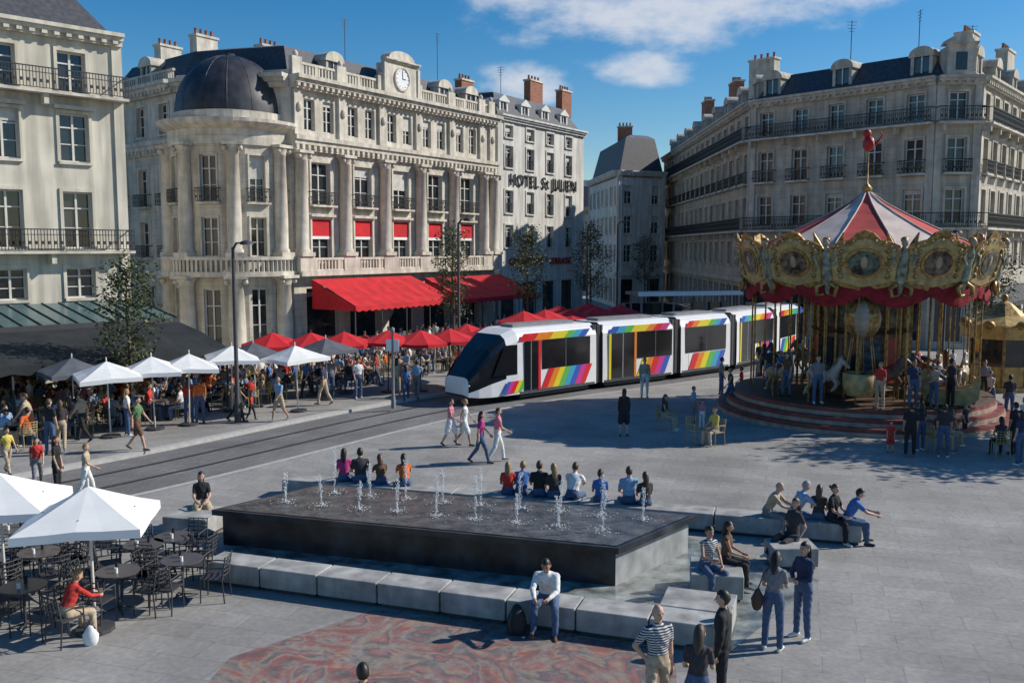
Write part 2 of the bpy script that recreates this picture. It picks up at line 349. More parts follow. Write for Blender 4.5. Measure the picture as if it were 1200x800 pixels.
g=MB(); g.add([(-600,-80,0),(600,-80,0),(600,1200,0),(-600,1200,0)],[(0,1,2,3)],PAVE); g.obj('ground')
g=MB(); ribbon(g,-2.0,KERB-.3,.004,TRK); g.obj('tram_track_bed')
g=MB()
for o in(-.72,.72): ribbon(g,o-.09,o+.09,.008,GROOVE); ribbon(g,o-.035,o+.035,.014,RAIL)
g.obj('tram_rails')
g=MB(); ribbon(g,-2.2,-2.0,.009,KERBM); g.obj('track_edging')
g=MB(); ribbon(g,KERB-.3,KERB,PH+.006,KERBM,0); g.obj('platform_kerb')
g=MB(); ribbon(g,KERB,48,PH,PAVE2); g.obj('terrace_pavement')
# ------------------------------------------------------------ facade helpers
def rail(mb,s0,s1,z,pr,h=.95,m=None,step=.13):
    m=m or IRON; mb.box(s0,s1,0.002,pr,z-.12,z,STONE2)
    mb.box(s0,s1,pr-.05,pr-.01,z+h-.05,z+h,m); mb.box(s0,s1,pr-.045,pr-.015,z+.06,z+.09,m); mb.box(s0,s1,pr-.045,pr-.015,z+h*.72,z+h*.72+.03,m)
    k=max(2,int((s1-s0)/step))
    for i in range(k+1):
        x=s0+(s1-s0-.025)*i/k; mb.box(x,x+.025,pr-.04,pr-.015,z+.09,z+h-.05,m)
        if i<k and i%2==0: mb.box(x+.03,x+.12,pr-.035,pr-.02,z+h*.3,z+h*.45,m)
    for x in(s0,s1-.03): mb.box(x,x+.03,.003,pr-.055,z+h-.05,z+h,m); mb.box(x,x+.03,.003,pr-.055,z+.06,z+.09,m)
def balus(mb,s0,s1,z,n0,h=.85,m=None):
    m=m or STONE2; mb.box(s0,s1,n0-.2,n0,z+h-.15,z+h,m); mb.box(s0,s1,n0-.18,n0-.02,z,z+.12,m)
    k=int((s1-s0)/.28)
    for i in range(k):
        x=s0+(s1-s0)*(i+.5)/k
        if i%7==0: mb.box(x-.13,x+.13,n0-.19,n0-.01,z+.12,z+h-.15,m)
        else: mb.box(x-.06,x+.06,n0-.15,n0-.05,z+.12,z+h-.15,m)
def window(mb,s0,s1,a,b,sur=None,sw=.14,hood=False,iron=False,sill=True,red=False,blind=.25,pr=.45,bars=True):
    mb.box(s0,s1,-.38,-.27,a,b,GLASS); f=.07
    mb.box(s0,s0+f,-.268,-.20,a,b,WFR); mb.box(s1-f,s1,-.268,-.20,a,b,WFR); mb.box(s0+f,s1-f,-.268,-.20,b-f,b,WFR); mb.box(s0+f,s1-f,-.268,-.20,a,a+f,WFR)
    c=(s0+s1)/2
    if bars:
        mb.box(c-.045,c+.045,-.268,-.19,a+f,b-f,WFR); zt=a+(b-a)*.70; mb.box(s0+f,c-.045,-.268,-.205,zt,zt+.06,WFR); mb.box(c+.045,s1-f,-.268,-.205,zt,zt+.06,WFR)
        zt=a+(b-a)*.36; mb.box(s0+f,c-.045,-.268,-.215,zt,zt+.04,WFR); mb.box(c+.045,s1-f,-.268,-.215,zt,zt+.04,WFR)
    if red: mb.box(s0,s1,-.17,-.05,a+(b-a)*.62,b,REDC); mb.box(s0-.0,s1,-.14,.0-.06,a+(b-a)*.55,a+(b-a)*.62,WHITEC)
    elif random.random()<blind: mb.box(s0+f,s1-f,-.186,-.17,b-(b-a)*random.choice([.15,.25,.35,.5]),b-.01,BLIND)
    if sur:
        mb.box(s0-sw,s0,.002,.07,a,b+sw,sur); mb.box(s1,s1+sw,.002,.07,a,b+sw,sur); mb.box(s0,s1,.002,.07,b,b+sw,sur)
    if hood: mb.box(s0-sw-.1,s1+sw+.1,.002,.28,b+sw+.02,b+sw+.18,sur or STONE2)
    if sill: mb.box(s0-.1,s1+.1,-.19,.14,a-.12,a-.001,sur or STONE2)
    if iron=='b': rail(mb,s0-.25,s1+.25,a-.0,pr,.85)
    elif iron: 
        mb.box(s0,s1,-.1,-.06,a+.8,a+.84,IRON)
        for i in range(9): x=s0+(s1-s0)*i/8.5; mb.box(x,x+.02,-.09,-.07,a,a+.8,IRON)
def row(mb,L0,L1,z0,z1,cs,w,a,b,wall,th=.4,**o):
    if not cs: mb.box(L0,L1,-th,0,z0,z1,wall); return
    mb.box(L0,L1,-th,0,z0,a,wall); mb.box(L0,L1,-th,0,b,z1,wall); x=L0
    for c in cs: mb.box(x,c-w/2,-th,0,a,b,wall); x=c+w/2
    mb.box(x,L1,-th,0,a,b,wall)
    for c in cs: window(mb,c-w/2,c+w/2,a,b,**o)
def cornice(mb,L0,L1,z,h,pr,m,dent=False):
    mb.box(L0,L1,.002,pr*.45,z,z+h*.4,m); mb.box(L0-.0,L1,.002,pr*.75,z+h*.4,z+h*.7,m); mb.box(L0,L1,.002,pr,z+h*.7,z+h,m)
    if dent:
        k=int((L1-L0)/.5)
        for i in range(k): x=L0+(i+.25)*.5; mb.box(x,x+.22,pr*.45+.002,pr*.72,z+h*.12,z+h*.4,m)
def inset(poly,d):
    n=len(poly);out=[]; A=sum(poly[i][0]*poly[(i+1)%n][1]-poly[(i+1)%n][0]*poly[i][1] for i in range(n)); sg=1 if A>0 else -1
    for i in range(n):
        p0,p1,p2=Vector(poly[i-1]),Vector(poly[i]),Vector(poly[(i+1)%n]); d1=(p1-p0).normalized();d2=(p2-p1).normalized()
        n1=Vector((-d1.y,d1.x))*sg;n2=Vector((-d2.y,d2.x))*sg; m=(n1+n2); m=m/max(.3,m.dot(n1)); out.append(p1+m*d)
    return out
def mansard(mb,poly,z0,z1,ins,m,top,z2=None,ins2=None):
    mb.setT(); q=inset(poly,ins); n=len(poly); v=[(*p,z0) for p in poly]+[(p.x,p.y,z1) for p in q]
    mb.add(v,[(i,(i+1)%n,n+(i+1)%n,n+i) for i in range(n)],m)
    if z2: r=inset(poly,ins2); w=[(p.x,p.y,z1+.001) for p in q]+[(p.x,p.y,z2) for p in r]; mb.add(w,[(i,(i+1)%n,n+(i+1)%n,n+i) for i in range(n)],top); mb.add(w[n:],[tuple(range(n))],top)
    else: mb.add(v[n:],[tuple(range(n))],top)
def dormer(mb,c,z0,w=1.3,h=1.7,set_=-.3,m=None,arch=True):
    m=m or STONE2; d=2.2
    mb.box(c-w/2-.2,c-w/2,set_-d,set_,z0,z0+h,m); mb.box(c+w/2,c+w/2+.2,set_-d,set_,z0,z0+h,m); mb.box(c-w/2,c+w/2,set_-d,set_-.12,z0,z0+h,GLASS)
    mb.box(c-w/2,c+w/2,set_-.118,set_-.02,z0,z0+.12,m); mb.box(c-.04,c+.04,set_-.118,set_-.05,z0+.12,z0+h,WFR)
    hw=w/2+.32
    if arch: pl=[(c-hw,z0+h),(c+hw,z0+h)]+[(c+hw*cos(t),z0+h+.1+.55*sin(t)) for t in [pi*i/10 for i in range(11)]]
    else: pl=[(c-hw,z0+h),(c+hw,z0+h),(c+hw,z0+h+.12),(c,z0+h+.6),(c-hw,z0+h+.12)]
    mb.extr(pl,set_-d,set_+.1,m)
def chimney(mb,x,y,z0,z1,w=1.6,d=.6,rot=0,m=None,pots=4):
    mb.at(x,y,0,rot); mb.box(-w/2,w/2,-d/2,d/2,z0,z1,m or BRICKM); mb.box(-w/2-.08,w/2+.08,-d/2-.08,d/2+.08,z1,z1+.15,STONE2)
    for i in range(pots): x=-w/2+w*(i+.5)/pots; mb.lathe([(.11,z1+.15),(.09,z1+.5),(.12,z1+.55)],8,BRICKM,c=(x,0))
def column(mb,x,n,z0,z1,r,m,seg=12):
    h=z1-z0; mb.box(x-r*1.35,x+r*1.35,n-r*1.3,n+r*1.3,z0,z0+.25,m); mb.box(x-r*1.4,x+r*1.4,n-r*1.3,n+r*1.35,z1-.18,z1,m)
    mb.lathe([(r*1.2,z0+.25),(r*1.2,z0+.4),(r,z0+.5),(r*1.03,z0+h*.35),(r*.86,z1-.62),(r*.95,z1-.6),(r*.9,z1-.5),(r*1.25,z1-.19)],seg,m,c=(x,n))
    for s in(-1,1): mb.ell((x+s*r*1.1,n+r*.7,z1-.36),(.16,.2,.18),m,8,6)
def antenna(mb,x,y,z0,h):
    mb.at(x,y,0,random.uniform(0,180)); mb.box(-.02,.02,-.02,.02,z0,z0+h,DARK)
    for k in range(4): mb.box(-.4+.06*k,.4-.06*k,-.015,.015,z0+h-.1-.22*k,z0+h-.08-.22*k,DARK)
    mb.setT()
def text(s,parent,T,size,m,ext=.04,name='lettering'):
    c=bpy.data.curves.new(name,'FONT'); c.body=s; c.size=size; c.extrude=ext; c.align_x='CENTER'; c.resolution_u=3; c.offset=.004*size; c.space_character=1.12
    o=bpy.data.objects.new(name,c); COL.objects.link(o); c.materials.append(m); o.matrix_world=T; o.parent=parent; return o
def textT(p0,p1,s,n,z):
    p0=Vector(p0);p1=Vector(p1);d=(p1-p0).normalized();nv=Vector((d.y,-d.x)); p=p0+d*s+nv*n
    return Matrix(((d.x,0,nv.x,p.x),(d.y,0,nv.y,p.y),(0,1,0,z),(0,0,0,1)))
# ------------------------------------------------------------ town palace with rotunda
A=Vector((-13.7,58));B=Vector((-1.4,77))
E=empty('palace_building'); mb=MB()
L=mb.facade(A,B); cs=[2.5,6.5,10.5,14.5,18.6]
row(mb,0,L,0,5,cs,2.9,.3,3.9,STONE,bars=False,sill=False,blind=0)
row(mb,0,L,5,8.95,cs,1.75,5.5,8.3,STONE,sur=STONE2,red=True,hood=True)
row(mb,0,L,8.95,12.4,cs,1.7,9.2,11.9,STONE,sur=STONE2,iron='b',blind=.1)
mb.box(0,L,-.4,0,12.4,13.5,STONE2); cornice(mb,0,L,12.55,.9,.55,STONE2,True)
c3=[]
for c in cs: c3+=[c-.85,c+.85]
row(mb,0,L,13.5,16.3,c3,.95,13.85,15.8,STONE2,sur=None,sill=False,blind=.3)
cornice(mb,0,L,16.3,.8,.85,STONE2,True); mb.box(0,L,-.4,0,16.3,17.1,STONE2)
balus(mb,.2,8.7,17.1,.05,.9); balus(mb,12.3,L-.2,17.1,.05,.9)
for x in(.55,4.5,8.5,12.5,16.55,20.6,22.0):
    column(mb,x,.28,5.95,12.5,.42,STONE2); mb.box(x-.62,x+.62,.003,.7,5.0,5.94,STONE2)
    mb.box(x-.35,x+.35,.003,.2,13.52,16.28,STONE2); mb.box(x-.42,x+.42,-.15,.16,17.0,18.25,STONE2); mb.ell((x,0,18.4),(.18,.18,.24),STONE2,8,6)
    mb.ell((x,.26,15.2),(.2,.12,.3),STONE2,8,6)
mb.box(0,L,.003,.75,4.7,4.99,STONE2)
for c in cs: balus(mb,c-1.35,c+1.35,5.0,.68,.85); 
mb.box(8.8,12.2,-.5,.25,17.1,19.2,STONE2); cornice(mb,8.6,12.4,19.2,.35,.5,STONE2)
mb.extr([(9.1,19.55),(11.9,19.55)]+[(10.5+1.4*cos(t),19.6+.6*sin(t)) for t in [pi*i/10 for i in range(11)]],-.5,.3,STONE2)
mb.box(8.55,8.8,-.4,.35,17.1,19.2,STONE2); mb.box(12.2,12.45,-.4,.35,17.1,19.2,STONE2)
Tc=mb.T.copy()
mb.setT(Tc@Matrix.Translation((10.5,.26,18.3))@Matrix.Rotation(radians(-90),4,'X'))
mb.lathe([(0.001,.06),(.72,.06),(.72,.0)],28,WHITE,smooth=False); mb.lathe([(.72,0),(.72,.12),(.84,.12),(.84,0)],28,STONE2,smooth=False)
mb.setT(Tc); mb.box(10.47,10.53,.325,.34,18.3,18.85,IRON); mb.box(10.5,10.85,.325,.34,18.27,18.33,IRON)
for i in range(12): t=pi*i/6; mb.box(10.5+.6*cos(t)-.03,10.5+.6*cos(t)+.03,.325,.335,18.3+.6*sin(t)-.03,18.3+.6*sin(t)+.03,IRON)
mb.obj('main_facade',E)
mb=MB(); Fp=Vector((-21.5,60.2));Ep=Vector((-28.4,66.2))
L2=mb.facade(Ep,Fp); c2=[1.6,4.6,7.6]
row(mb,0,L2,0,5,c2,1.6,.4,3.9,STONE,blind=0); row(mb,0,L2,5,8.95,c2,1.3,5.8,8.2,STONE,sur=STONE2,iron='b',pr=.4); row(mb,0,L2,8.95,12.4,c2,1.3,9.2,11.7,STONE,sur=STONE2,iron='b',pr=.4)
mb.box(0,L2,-.4,0,12.4,13.5,STONE2); cornice(mb,0,L2,12.55,.9,.5,STONE2,True); row(mb,0,L2,13.5,16.3,c2,1.2,13.85,15.8,STONE2,sur=STONE2); cornice(mb,0,L2,16.3,.8,.8,STONE2,True); mb.box(0,L2,-.4,0,16.3,17.1,STONE2); balus(mb,.2,L2-.2,17.1,.05,.8)
mb.box(0,L2,.003,.5,4.7,4.98,STONE2)
L3=mb.facade(Fp,A); mb.box(.05,L3-.05,-.4,-.01,0,17.4,STONE2); cornice(mb,0.05,L3-.05,16.3,.8,.8,STONE2)
cx,cy,R=-17.7,59.2,3.75; va=atan2(-cy,-cx)
N=16
for k in range(-6,7):
    a=va+k*2*pi/N; a0=a-pi/N;a1=a+pi/N
    p0=(cx+R*cos(a0),cy+R*sin(a0)); p1=(cx+R*cos(a1),cy+R*sin(a1)); l=mb.facade(p0,p1); c=[l/2] if k%2 else []
    row(mb,0,l,0,5,c,1.05,.5,4.0,STONE,th=.25,blind=0,sill=False)
    row(mb,0,l,5,8.95,c,1.0,5.95,8.3,STONE,th=.25,sur=STONE2,sw=.1,blind=.2)
    row(mb,0,l,8.95,12.6,c,1.0,9.2,12.0,STONE,th=.25,sur=STONE2,sw=.1,iron='b',pr=.3,blind=.2)
    if k%2==0 and abs(k)<5: column(mb,l/2,.25,5.95,12.7,.42,STONE2,12); column(mb,l/2,.35,.0,4.8,.5,STONE2,12)
mb.at(cx,cy)
mb.lathe([(R,4.7),(R+.75,4.75),(R+.75,5.05),(R,5.06)],40,STONE2,smooth=False)
mb.lathe([(R+.5,5.75),(R+.75,5.75),(R+.75,5.95),(R+.5,5.95)],40,STONE2,smooth=False)
for i in range(90): a=2*pi*i/90; mb.box((R+.62)*cos(a)-.07,(R+.62)*cos(a)+.07,(R+.62)*sin(a)-.07,(R+.62)*sin(a)+.07,5.05,5.75,STONE2)
mb.lathe([(R-.3,12.6),(R+.1,12.6),(R+.15,13.1),(R+.1,13.12),(R+.12,13.5),(R+.6,13.75),(R+.75,13.9),(R+.75,14.1),(R-.2,14.15)],40,STONE2,smooth=False)
mb.lathe([(R-.2,14.15),(R-.2,14.65),(R-.45,14.7)],40,STONE2,smooth=False)
mb.lathe([((R-.38)*cos(t),14.7+3.7*sin(t)) for t in [pi/2*i/14 for i in range(15)]],40,LEAD)
for i in range(14):
    a=2*pi*i/14; mb.tube([((R-.40)*cos(t)*cos(a),(R-.40)*cos(t)*sin(a),14.7+3.7*sin(t)) for t in [pi/2*j/10 for j in range(10)]],[.035]*10,5,LEAD)
mb.lathe([(.4,18.38),(.35,18.5),(.02,18.6)],12,LEAD)
mb.obj('rotunda_and_wing',E)
mb=MB(); poly=[tuple(A),tuple(B),(-13.2,84.6),(-34,76),tuple(Ep),tuple(Fp)]
mansard(mb,inset(poly,.5),17.15,19.2,1.2,SLATE,ZINC,19.8,3.5)
mb.prism([(p.x,p.y) for p in inset(poly,.6)],.0,17.2,STONE2)
mb.facade(A,B)
for c in(4.5,16.5,20): dormer(mb,c,17.5,1.1,1.1,-.5)
mb.facade(Ep,Fp); dormer(mb,4.5,17.5,1.1,1.1,-.5)
for x,y in((-17,66),(-24,66),(-9.5,72.5),(-4,79),(-20.5,63)): chimney(mb,x,y,18,20.3,1.7,.7,57,STONE2 if x<-16 else BRICKM)
antenna(mb,-12,68,19.6,3.2);antenna(mb,-6,76,19.6,4.0)
mb.obj('roof',E)
def awning(name,p0,p1,zb,zf,proj,m,nrib=8,side=True):
    mb=MB(); L=mb.facade(p0,p1); K=nrib*4; v=[]
    for i in range(K+1):
        s=L*i/K; sag=.06*abs(sin(pi*i/4))
        v+=[(s,.15,zb),(s,proj*.5,(zb+zf)/2+.10-sag),(s,proj,zf-sag*.3),(s,proj+.02,zf-.28-.10*abs(sin(pi*i/2)))]
    fs=[(i*4+k,(i+1)*4+k,(i+1)*4+k+1,i*4+k+1) for i in range(K) for k in range(3)]
    mb.add(v,fs,m,False)
    if side:
        for s in(0,L): mb.add([(s,.15,zb),(s,proj,zf),(s,proj,zf-.3),(s,.15,zf-.3)],[(0,1,2,3)],m)
    for i in range(nrib+1): s=min(L-.06,L*i/nrib); mb.box(s,s+.06,proj-.1,proj-.04,0,zf-.05,DARK) if i%2==0 else None; mb.tube([(s,.15,zb-.06),(s,proj,zf-.06)],[.025,.025],5,DARK)
    return mb.obj(name)
d=(B-A).normalized(); nrm=Vector((d.y,-d.x))
awning('red_awning',A+d*.6+nrm*.8,A+d*10.4+nrm*.8,4.5,2.95,3.8,REDC,8)
awning('red_awning',A+d*12.0+nrm*.8,A+d*22+nrm*.8,4.3,2.85,3.6,REDC,8)
# ------------------------------------------------------------ hotel
P0=Vector((-1.15,77.6));P1=Vector((6.9,90)); E=empty('hotel_building'); mb=MB(); L=mb.facade(P0,P1)
cs=[1.6,5.0,8.4,11.8]
row(mb,0,L,0,4.6,cs,2.4,.3,3.5,HSTUC,bars=False,blind=0,sill=False)
for z,a,b in((4.6,6.5,8.4),(8.9,9.4,11.3),(11.9,13.2,15.0),(15.6,15.7,16.7)):
    row(mb,0,L,z,{4.6:8.9,8.9:11.9,11.9:15.6,15.6:17.0}[z],cs,1.25,a,b,HSTUC,sur=HSTUC,sill=True,iron=z<15,blind=.4)
cornice(mb,0,L,17.0,.5,.5,HSTUC); mb.box(0,L,-.4,0,17.0,17.5,HSTUC); mb.obj('facade',E)
mb=MB(); poly=[tuple(P0),tuple(P1),(-3.5,97),(-11.5,84.5)]; mb.prism([(p.x,p.y) for p in inset(poly,.42)],0,17.4,HSTUC); mansard(mb,inset(poly,.2),17.5,19.6,1.4,SLATE,ZINC,20.2,4)
mb.facade(P0,P1); [dormer(mb,c,17.7,.9,1.0,-.5,WFR,False) for c in cs]
chimney(mb,2,88,19,21.8,2.2,.7,57,BRICKM); chimney(mb,5,91,19,21.4,1.8,.7,57,BRICKM); antenna(mb,-1,84,19.5,3); mb.obj('roof',E)
text('HOTEL St JULIEN',E,textT(P0,P1,L/2,.12,11.75),1.4,IRON,.05)
text('GRAND CAF\u00c9 * TERRASSE',E,textT(P0,P1,L/2-.5,.12,5.0),.85,REDD,.05)
# ------------------------------------------------------------ generic apartment block
def block(name,segs,poly,rows,wall,trim,zc,roofs,spacing=2.6,shop=True,ends=1.3,chims=(),dorm=None,conts=(),ch=.55):
    E=empty(name); mb=MB()
    for si,(p0,p1) in enumerate(segs):
        L=mb.facade(p0,p1); n=max(1,int(round((L-2*ends)/spacing))+1) if L>3 else 1
        cs=[L/2] if n==1 else [ends+(L-2*ends)*i/(n-1) for i in range(n)]
        zs=rows[0][0]
        if shop:
            row(mb,0,L,0,zs,cs,min(1.9,spacing*.72),.4,zs-1.1,wall,bars=False,blind=0,sill=False); mb.box(0,L,.003,.25,zs-.75,zs-.35,trim)
        for (z0,z1,a,b,w,o) in rows: row(mb,0,L,z0,z1,cs,w,a,b,wall,sur=trim,**o)
        for z in conts: rail(mb,.0,L,z,.75,.95); [mb.box(c-spacing*.45,c-spacing*.45+.2,.003,.6,z-.55,z-.125,trim) for c in cs]
        cornice(mb,0,L,zc,ch,.55,trim,True); mb.box(0,L,-.4,0,zc,zc+ch,trim)
        for x in(0,L-.45): mb.box(x,x+.45,.003,.10,zs,zc,trim)
        if dorm: 
            for i,c in enumerate(cs):
                if i%2==0: dormer(mb,c,zc+ch+.25,*dorm,-.55,trim)
    mb.obj('facades',E); mb=MB(); mb.prism([(p.x,p.y) for p in inset(poly,.42)],0,zc+ch*.8,wall)
    z1,i1,z2,i2=roofs; mansard(mb,inset(poly,.25),zc+ch+.01,z1,i1,SLATE,ZINC,z2,i2)
    for c in chims: chimney(mb,*c)
    mb.setT(); mb.obj('roof',E); return E
dl=Vector((.698,.716)).normalized(); p1=Vector((-17.8,43)); p0=p1-dl*24.6; bk=Vector((-dl.y,dl.x))*13
E=block('cream_apartment_building',[(p0,p1)],[p0,p1,p1+bk,p0+bk],
 [(3.6,6.3,4.25,5.6,1.25,dict(blind=.2)),(6.3,9.9,6.45,8.95,1.25,dict(blind=.3,hood=False)),(9.9,13.0,10.25,12.35,1.25,dict(blind=.3,hood=True)),(13.0,15.5,13.25,15.0,1.2,dict(blind=.3))],
 STUC,STUC,15.5,(19.2,2.2,20,5),spacing=3.1,ends=2.2,conts=(6.35,13.15),chims=[(-24,46,19,22,2,.7,45)])
fl0=Vector((18.3,112));c0=Vector((17.6,69));c1=Vector((26.6,59));c2=Vector((29.4,58.9));c3=Vector((52,86))
rws=[(4.6,7.7,5.2,7.0,1.2,dict(blind=.3)),(7.7,10.8,8.05,10.2,1.2,dict(blind=.4)),(10.8,14.2,11.2,13.4,1.2,dict(iron='b',pr=.45,blind=.4)),(14.2,16.6,14.5,16.2,1.15,dict(blind=.3))]
E=block('corner_apartment_building',[(fl0,c0),(c0,c1),(c1,c2),(c2,c3)],[tuple(c) for c in(fl0,c0,c1,c2,c3)]+[(52,112)],rws,GSTONE,GSTONE2,16.6,(19.0,1.6,19.5,4),spacing=2.55,
 dorm=(1.0,1.2),conts=(7.75,14.3),chims=[(19.5,73,18,20.8,2.2,.8,-47,GSTONE2),(20,84,18,21.0,.8,2.4,0,BRICKM),(20,96,18,21.2,.8,2.4,0,BRICKM),(30.5,63.5,18,20.6,1.6,1.1,50,GSTONE2),(36,69,18,20.6,2.2,.8,50,GSTONE2),(43,77,18,20.8,2.2,.8,50,BRICKM)])
mb=MB(); mb.facade(c1,c2); mb.box(.55,2.25,-1.3,.1,17.15,18.9,GSTONE2); cornice(mb,.45,2.35,18.9,.3,.35,GSTONE2); mb.extr([(.6,19.2),(2.2,19.2),(2.0,19.5),(1.4,19.85),(.8,19.5)],-1.3,.12,GSTONE2); mb.box(1.05,1.75,.1,.12,17.5,18.6,GLASS)
antenna(mb,24,67,19.4,3.0);antenna(mb,34,70,19.4,3.4);antenna(mb,27.5,64,19.4,3); mb.obj('attic_turret',E)
for a,b in((c0,c1),(c2,c3)):
    d_=(b-a).normalized(); awning('shop_awning',a+d_*.6,a+d_*min(13,(b-a).length-.6),3.8,2.9,1.4,BLACKC,8,False)
q0=Vector((9.8,118));q1=Vector((11.4,100));q2=Vector((16.9,103))
E=block('street_end_building',[(q0,q1),(q1,q2)],[tuple(q0),tuple(q1),tuple(q2),(17.5,120)],[(4.2,7.5,4.9,6.8,1.1,{}),(7.5,10.8,8.0,9.9,1.1,{}),(10.8,14,11.2,13.1,1.1,{})],HSTUC,HSTUC,14.2,(18.4,.9,18.8,1.6),spacing=2.8,chims=[(13,108,18,20.2,1.6,.8,0,BRICKM)])
E=block('street_end_house',[((2,128),(26,128))],[(2,128),(26,128),(26,138),(2,138)],[(4,7.5,4.8,6.7,1.1,{}),(7.5,11,8.0,9.9,1.1,{})],STUC,STUC,11.5,(15,2,16,4),spacing=3)
E=block('side_street_house',[((-62,70),(-34,84))],[(-62,70),(-34,84),(-40,96),(-68,82)],[(4,7.5,4.8,6.7,1.1,{}),(7.5,11,8.0,9.9,1.1,{}),(11,14,11.4,13,1.1,{})],GSTONE,GSTONE2,14,(17,2,18,4),spacing=3)
mb=MB(); mb.facade((8.6,62.5),(16.2,64.6)); mb.box(0,7.8,-2.4,0,3.25,3.45,MIDG); mb.box(-.05,7.85,.001,.06,3.2,3.5,WHITE); mb.box(0,7.8,-2.3,-2.26,.4,2.6,GLASS)
for x in(.3,2.7,5.1,7.4): mb.box(x,x+.12,-2.25,-2.13,PH,3.25,MIDG); mb.box(x,x+.12,-.4,-.28,PH,3.25,MIDG)
mb.box(1.2,3.4,-1.9,-1.5,.5,.56,WOOD); mb.box(1.3,1.36,-1.8,-1.6,PH,.5,MIDG); mb.box(3.2,3.26,-1.8,-1.6,PH,.5,MIDG)
mb.obj('tram_shelter')
# ------------------------------------------------------------ fountain
Z=.8
fa=survey(248,597,Z);fb=survey(725,642,Z);fc=survey(818,603,Z)
fd=fa+(fc-fb)*1.0
E=empty('fountain'); mb=MB()
poly=[fa,fb,fc,fd]
ia=inset([tuple(p) for p in poly],.12)
for i,m in enumerate((BLKST,LITST,BLKST,BLKST)):
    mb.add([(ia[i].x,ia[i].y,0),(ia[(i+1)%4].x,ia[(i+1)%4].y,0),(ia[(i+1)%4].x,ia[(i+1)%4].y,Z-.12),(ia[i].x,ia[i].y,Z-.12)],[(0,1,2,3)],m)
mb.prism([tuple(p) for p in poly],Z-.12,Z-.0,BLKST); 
mb.obj('basin_block',E)
def water(name,col,bs,sc):
    m=bpy.data.materials.new(name); m.use_nodes=True; nt=m.node_tree; b=nt.nodes['Principled BSDF']; L=nt.links.new; b.inputs['Roughness'].default_value=.09
    tc=nn(nt,'ShaderNodeTexCoord'); n=nn(nt,'ShaderNodeTexNoise'); n.inputs['Scale'].default_value=sc; n.inputs['Detail'].default_value=5; L(tc.outputs['Object'],n.inputs['Vector'])
    bn=nn(nt,'ShaderNodeBump'); bn.inputs['Strength'].default_value=bs; bn.inputs['Distance'].default_value=.05; L(n.outputs['Fac'],bn.inputs['Height']); L(bn.outputs[0],b.inputs['Normal'])
    n2=nn(nt,'ShaderNodeTexNoise'); n2.inputs['Scale'].default_value=2.5; n2.inputs['Detail'].default_value=8; L(tc.outputs['Object'],n2.inputs['Vector'])
    r=nn(nt,'ShaderNodeValToRGB'); r.color_ramp.elements[0].position=.35; r.color_ramp.elements[1].position=.7; r.color_ramp.elements[0].color=(*[c*.5 for c in col],1); r.color_ramp.elements[1].color=(*[min(1,c*1.8) for c in col],1)
    L(n2.outputs['Fac'],r.inputs[0]); L(r.outputs[0],b.inputs['Base Color']); return m
WAT=water('basin_water',(.075,.07,.065),.7,7); WAT2=water('trough_water',(.20,.22,.21),.3,6)
mb=MB(); mb.add([(p.x,p.y,Z+.012) for p in inset([tuple(p) for p in poly],.10)],[(0,1,2,3)],WAT); mb.obj('basin_water',E)
BFL=survey(240,683);BFR=survey(850,768);BBL=survey(330,581);BBR=survey(1010,640)
mb=MB(); mb.add([(p[0],p[1],.008) for p in (BFL+Vector((0,.3)),BFR,BFR+(BBR-BFR)*.62,BBR.lerp(BBL,.3),BBL)],[(0,1,2,3,4)],WAT2); mb.obj('trough_water',E)
SPR=mat('water_spray',(.75,.78,.8),.2,var=.0); mb=MB(); rnd=random.Random(3)
ev=(fb-fa);es=(fd-fa)
for rowi,(w,hh) in enumerate(((.33,.85),(.72,.95))):
    for i in range(9):
        p=fa+ev*(.10+.8*i/8+.02*rowi)+es*w; h=hh*rnd.uniform(.7,1.15); lx=rnd.uniform(-.06,.06)
        for k in range(170):
            t=rnd.random()**.75; r=.008+.035*abs(rnd.gauss(0,1))*(.25+t*.8); a=rnd.uniform(0,2*pi); s=rnd.uniform(.003,.0075)
            mb.ell((p.x+r*cos(a)+lx*t,p.y+r*sin(a),Z+.02+t*h),(s,s,s*rnd.uniform(1.5,5)),SPR,4,3)
        for k in range(60):
            r=abs(rnd.gauss(0,.16)); a=rnd.uniform(0,2*pi); s=rnd.uniform(.005,.012); mb.ell((p.x+r*cos(a),p.y+r*sin(a),Z+.02+rnd.random()*.06),(s*1.8,s*1.8,s*.5),SPR,5,3)
mb.obj('water_jets',E)
def bench(p,q,n,dep=.62,h=.45,gap=.03,name='stone_bench'):
    mb=MB(); L=mb.facade(p,q); l=L/n
    for i in range(n):
        x0=i*l+gap/2;x1=(i+1)*l-gap/2; mb.box(x0,x1,-dep,0,.07,h,BENCH); mb.box(x0+.05,x1-.05,-dep+.05,-.05,0,.07,DARK)
    o=mb.obj(name); bv=o.modifiers.new('b','BEVEL'); bv.width=.012; bv.segments=1; return o
bench(BFL,BFR,8)
dn=(BFR-BFL).normalized(); nb=Vector((-dn.y,dn.x))
bench(BFR+nb*.66-dn*1.2,BFR+nb*.66+dn*.05,1,.9)
rq=survey(808,703);rq2=survey(862,706); bench(rq,rq2+Vector((.15,-.05)),1,1.0,.5)
bench(BBL,BBR,9)
def online(p,q,u):
    k=(u-600)/F; t=(k*p.y-p.x)/((q.x-p.x)-k*(q.y-p.y)); return p+(q-p)*t
lb=survey(190,628);lb2=survey(243,632); bench(lb,lb2,1,1.1,.45)
mb=MB(); mb.prism([tuple(survey(110,640)),tuple(survey(238,655)),tuple(survey(238,640)),tuple(survey(120,629))],0,.12,BENCH); mb.obj('stone_kerb')
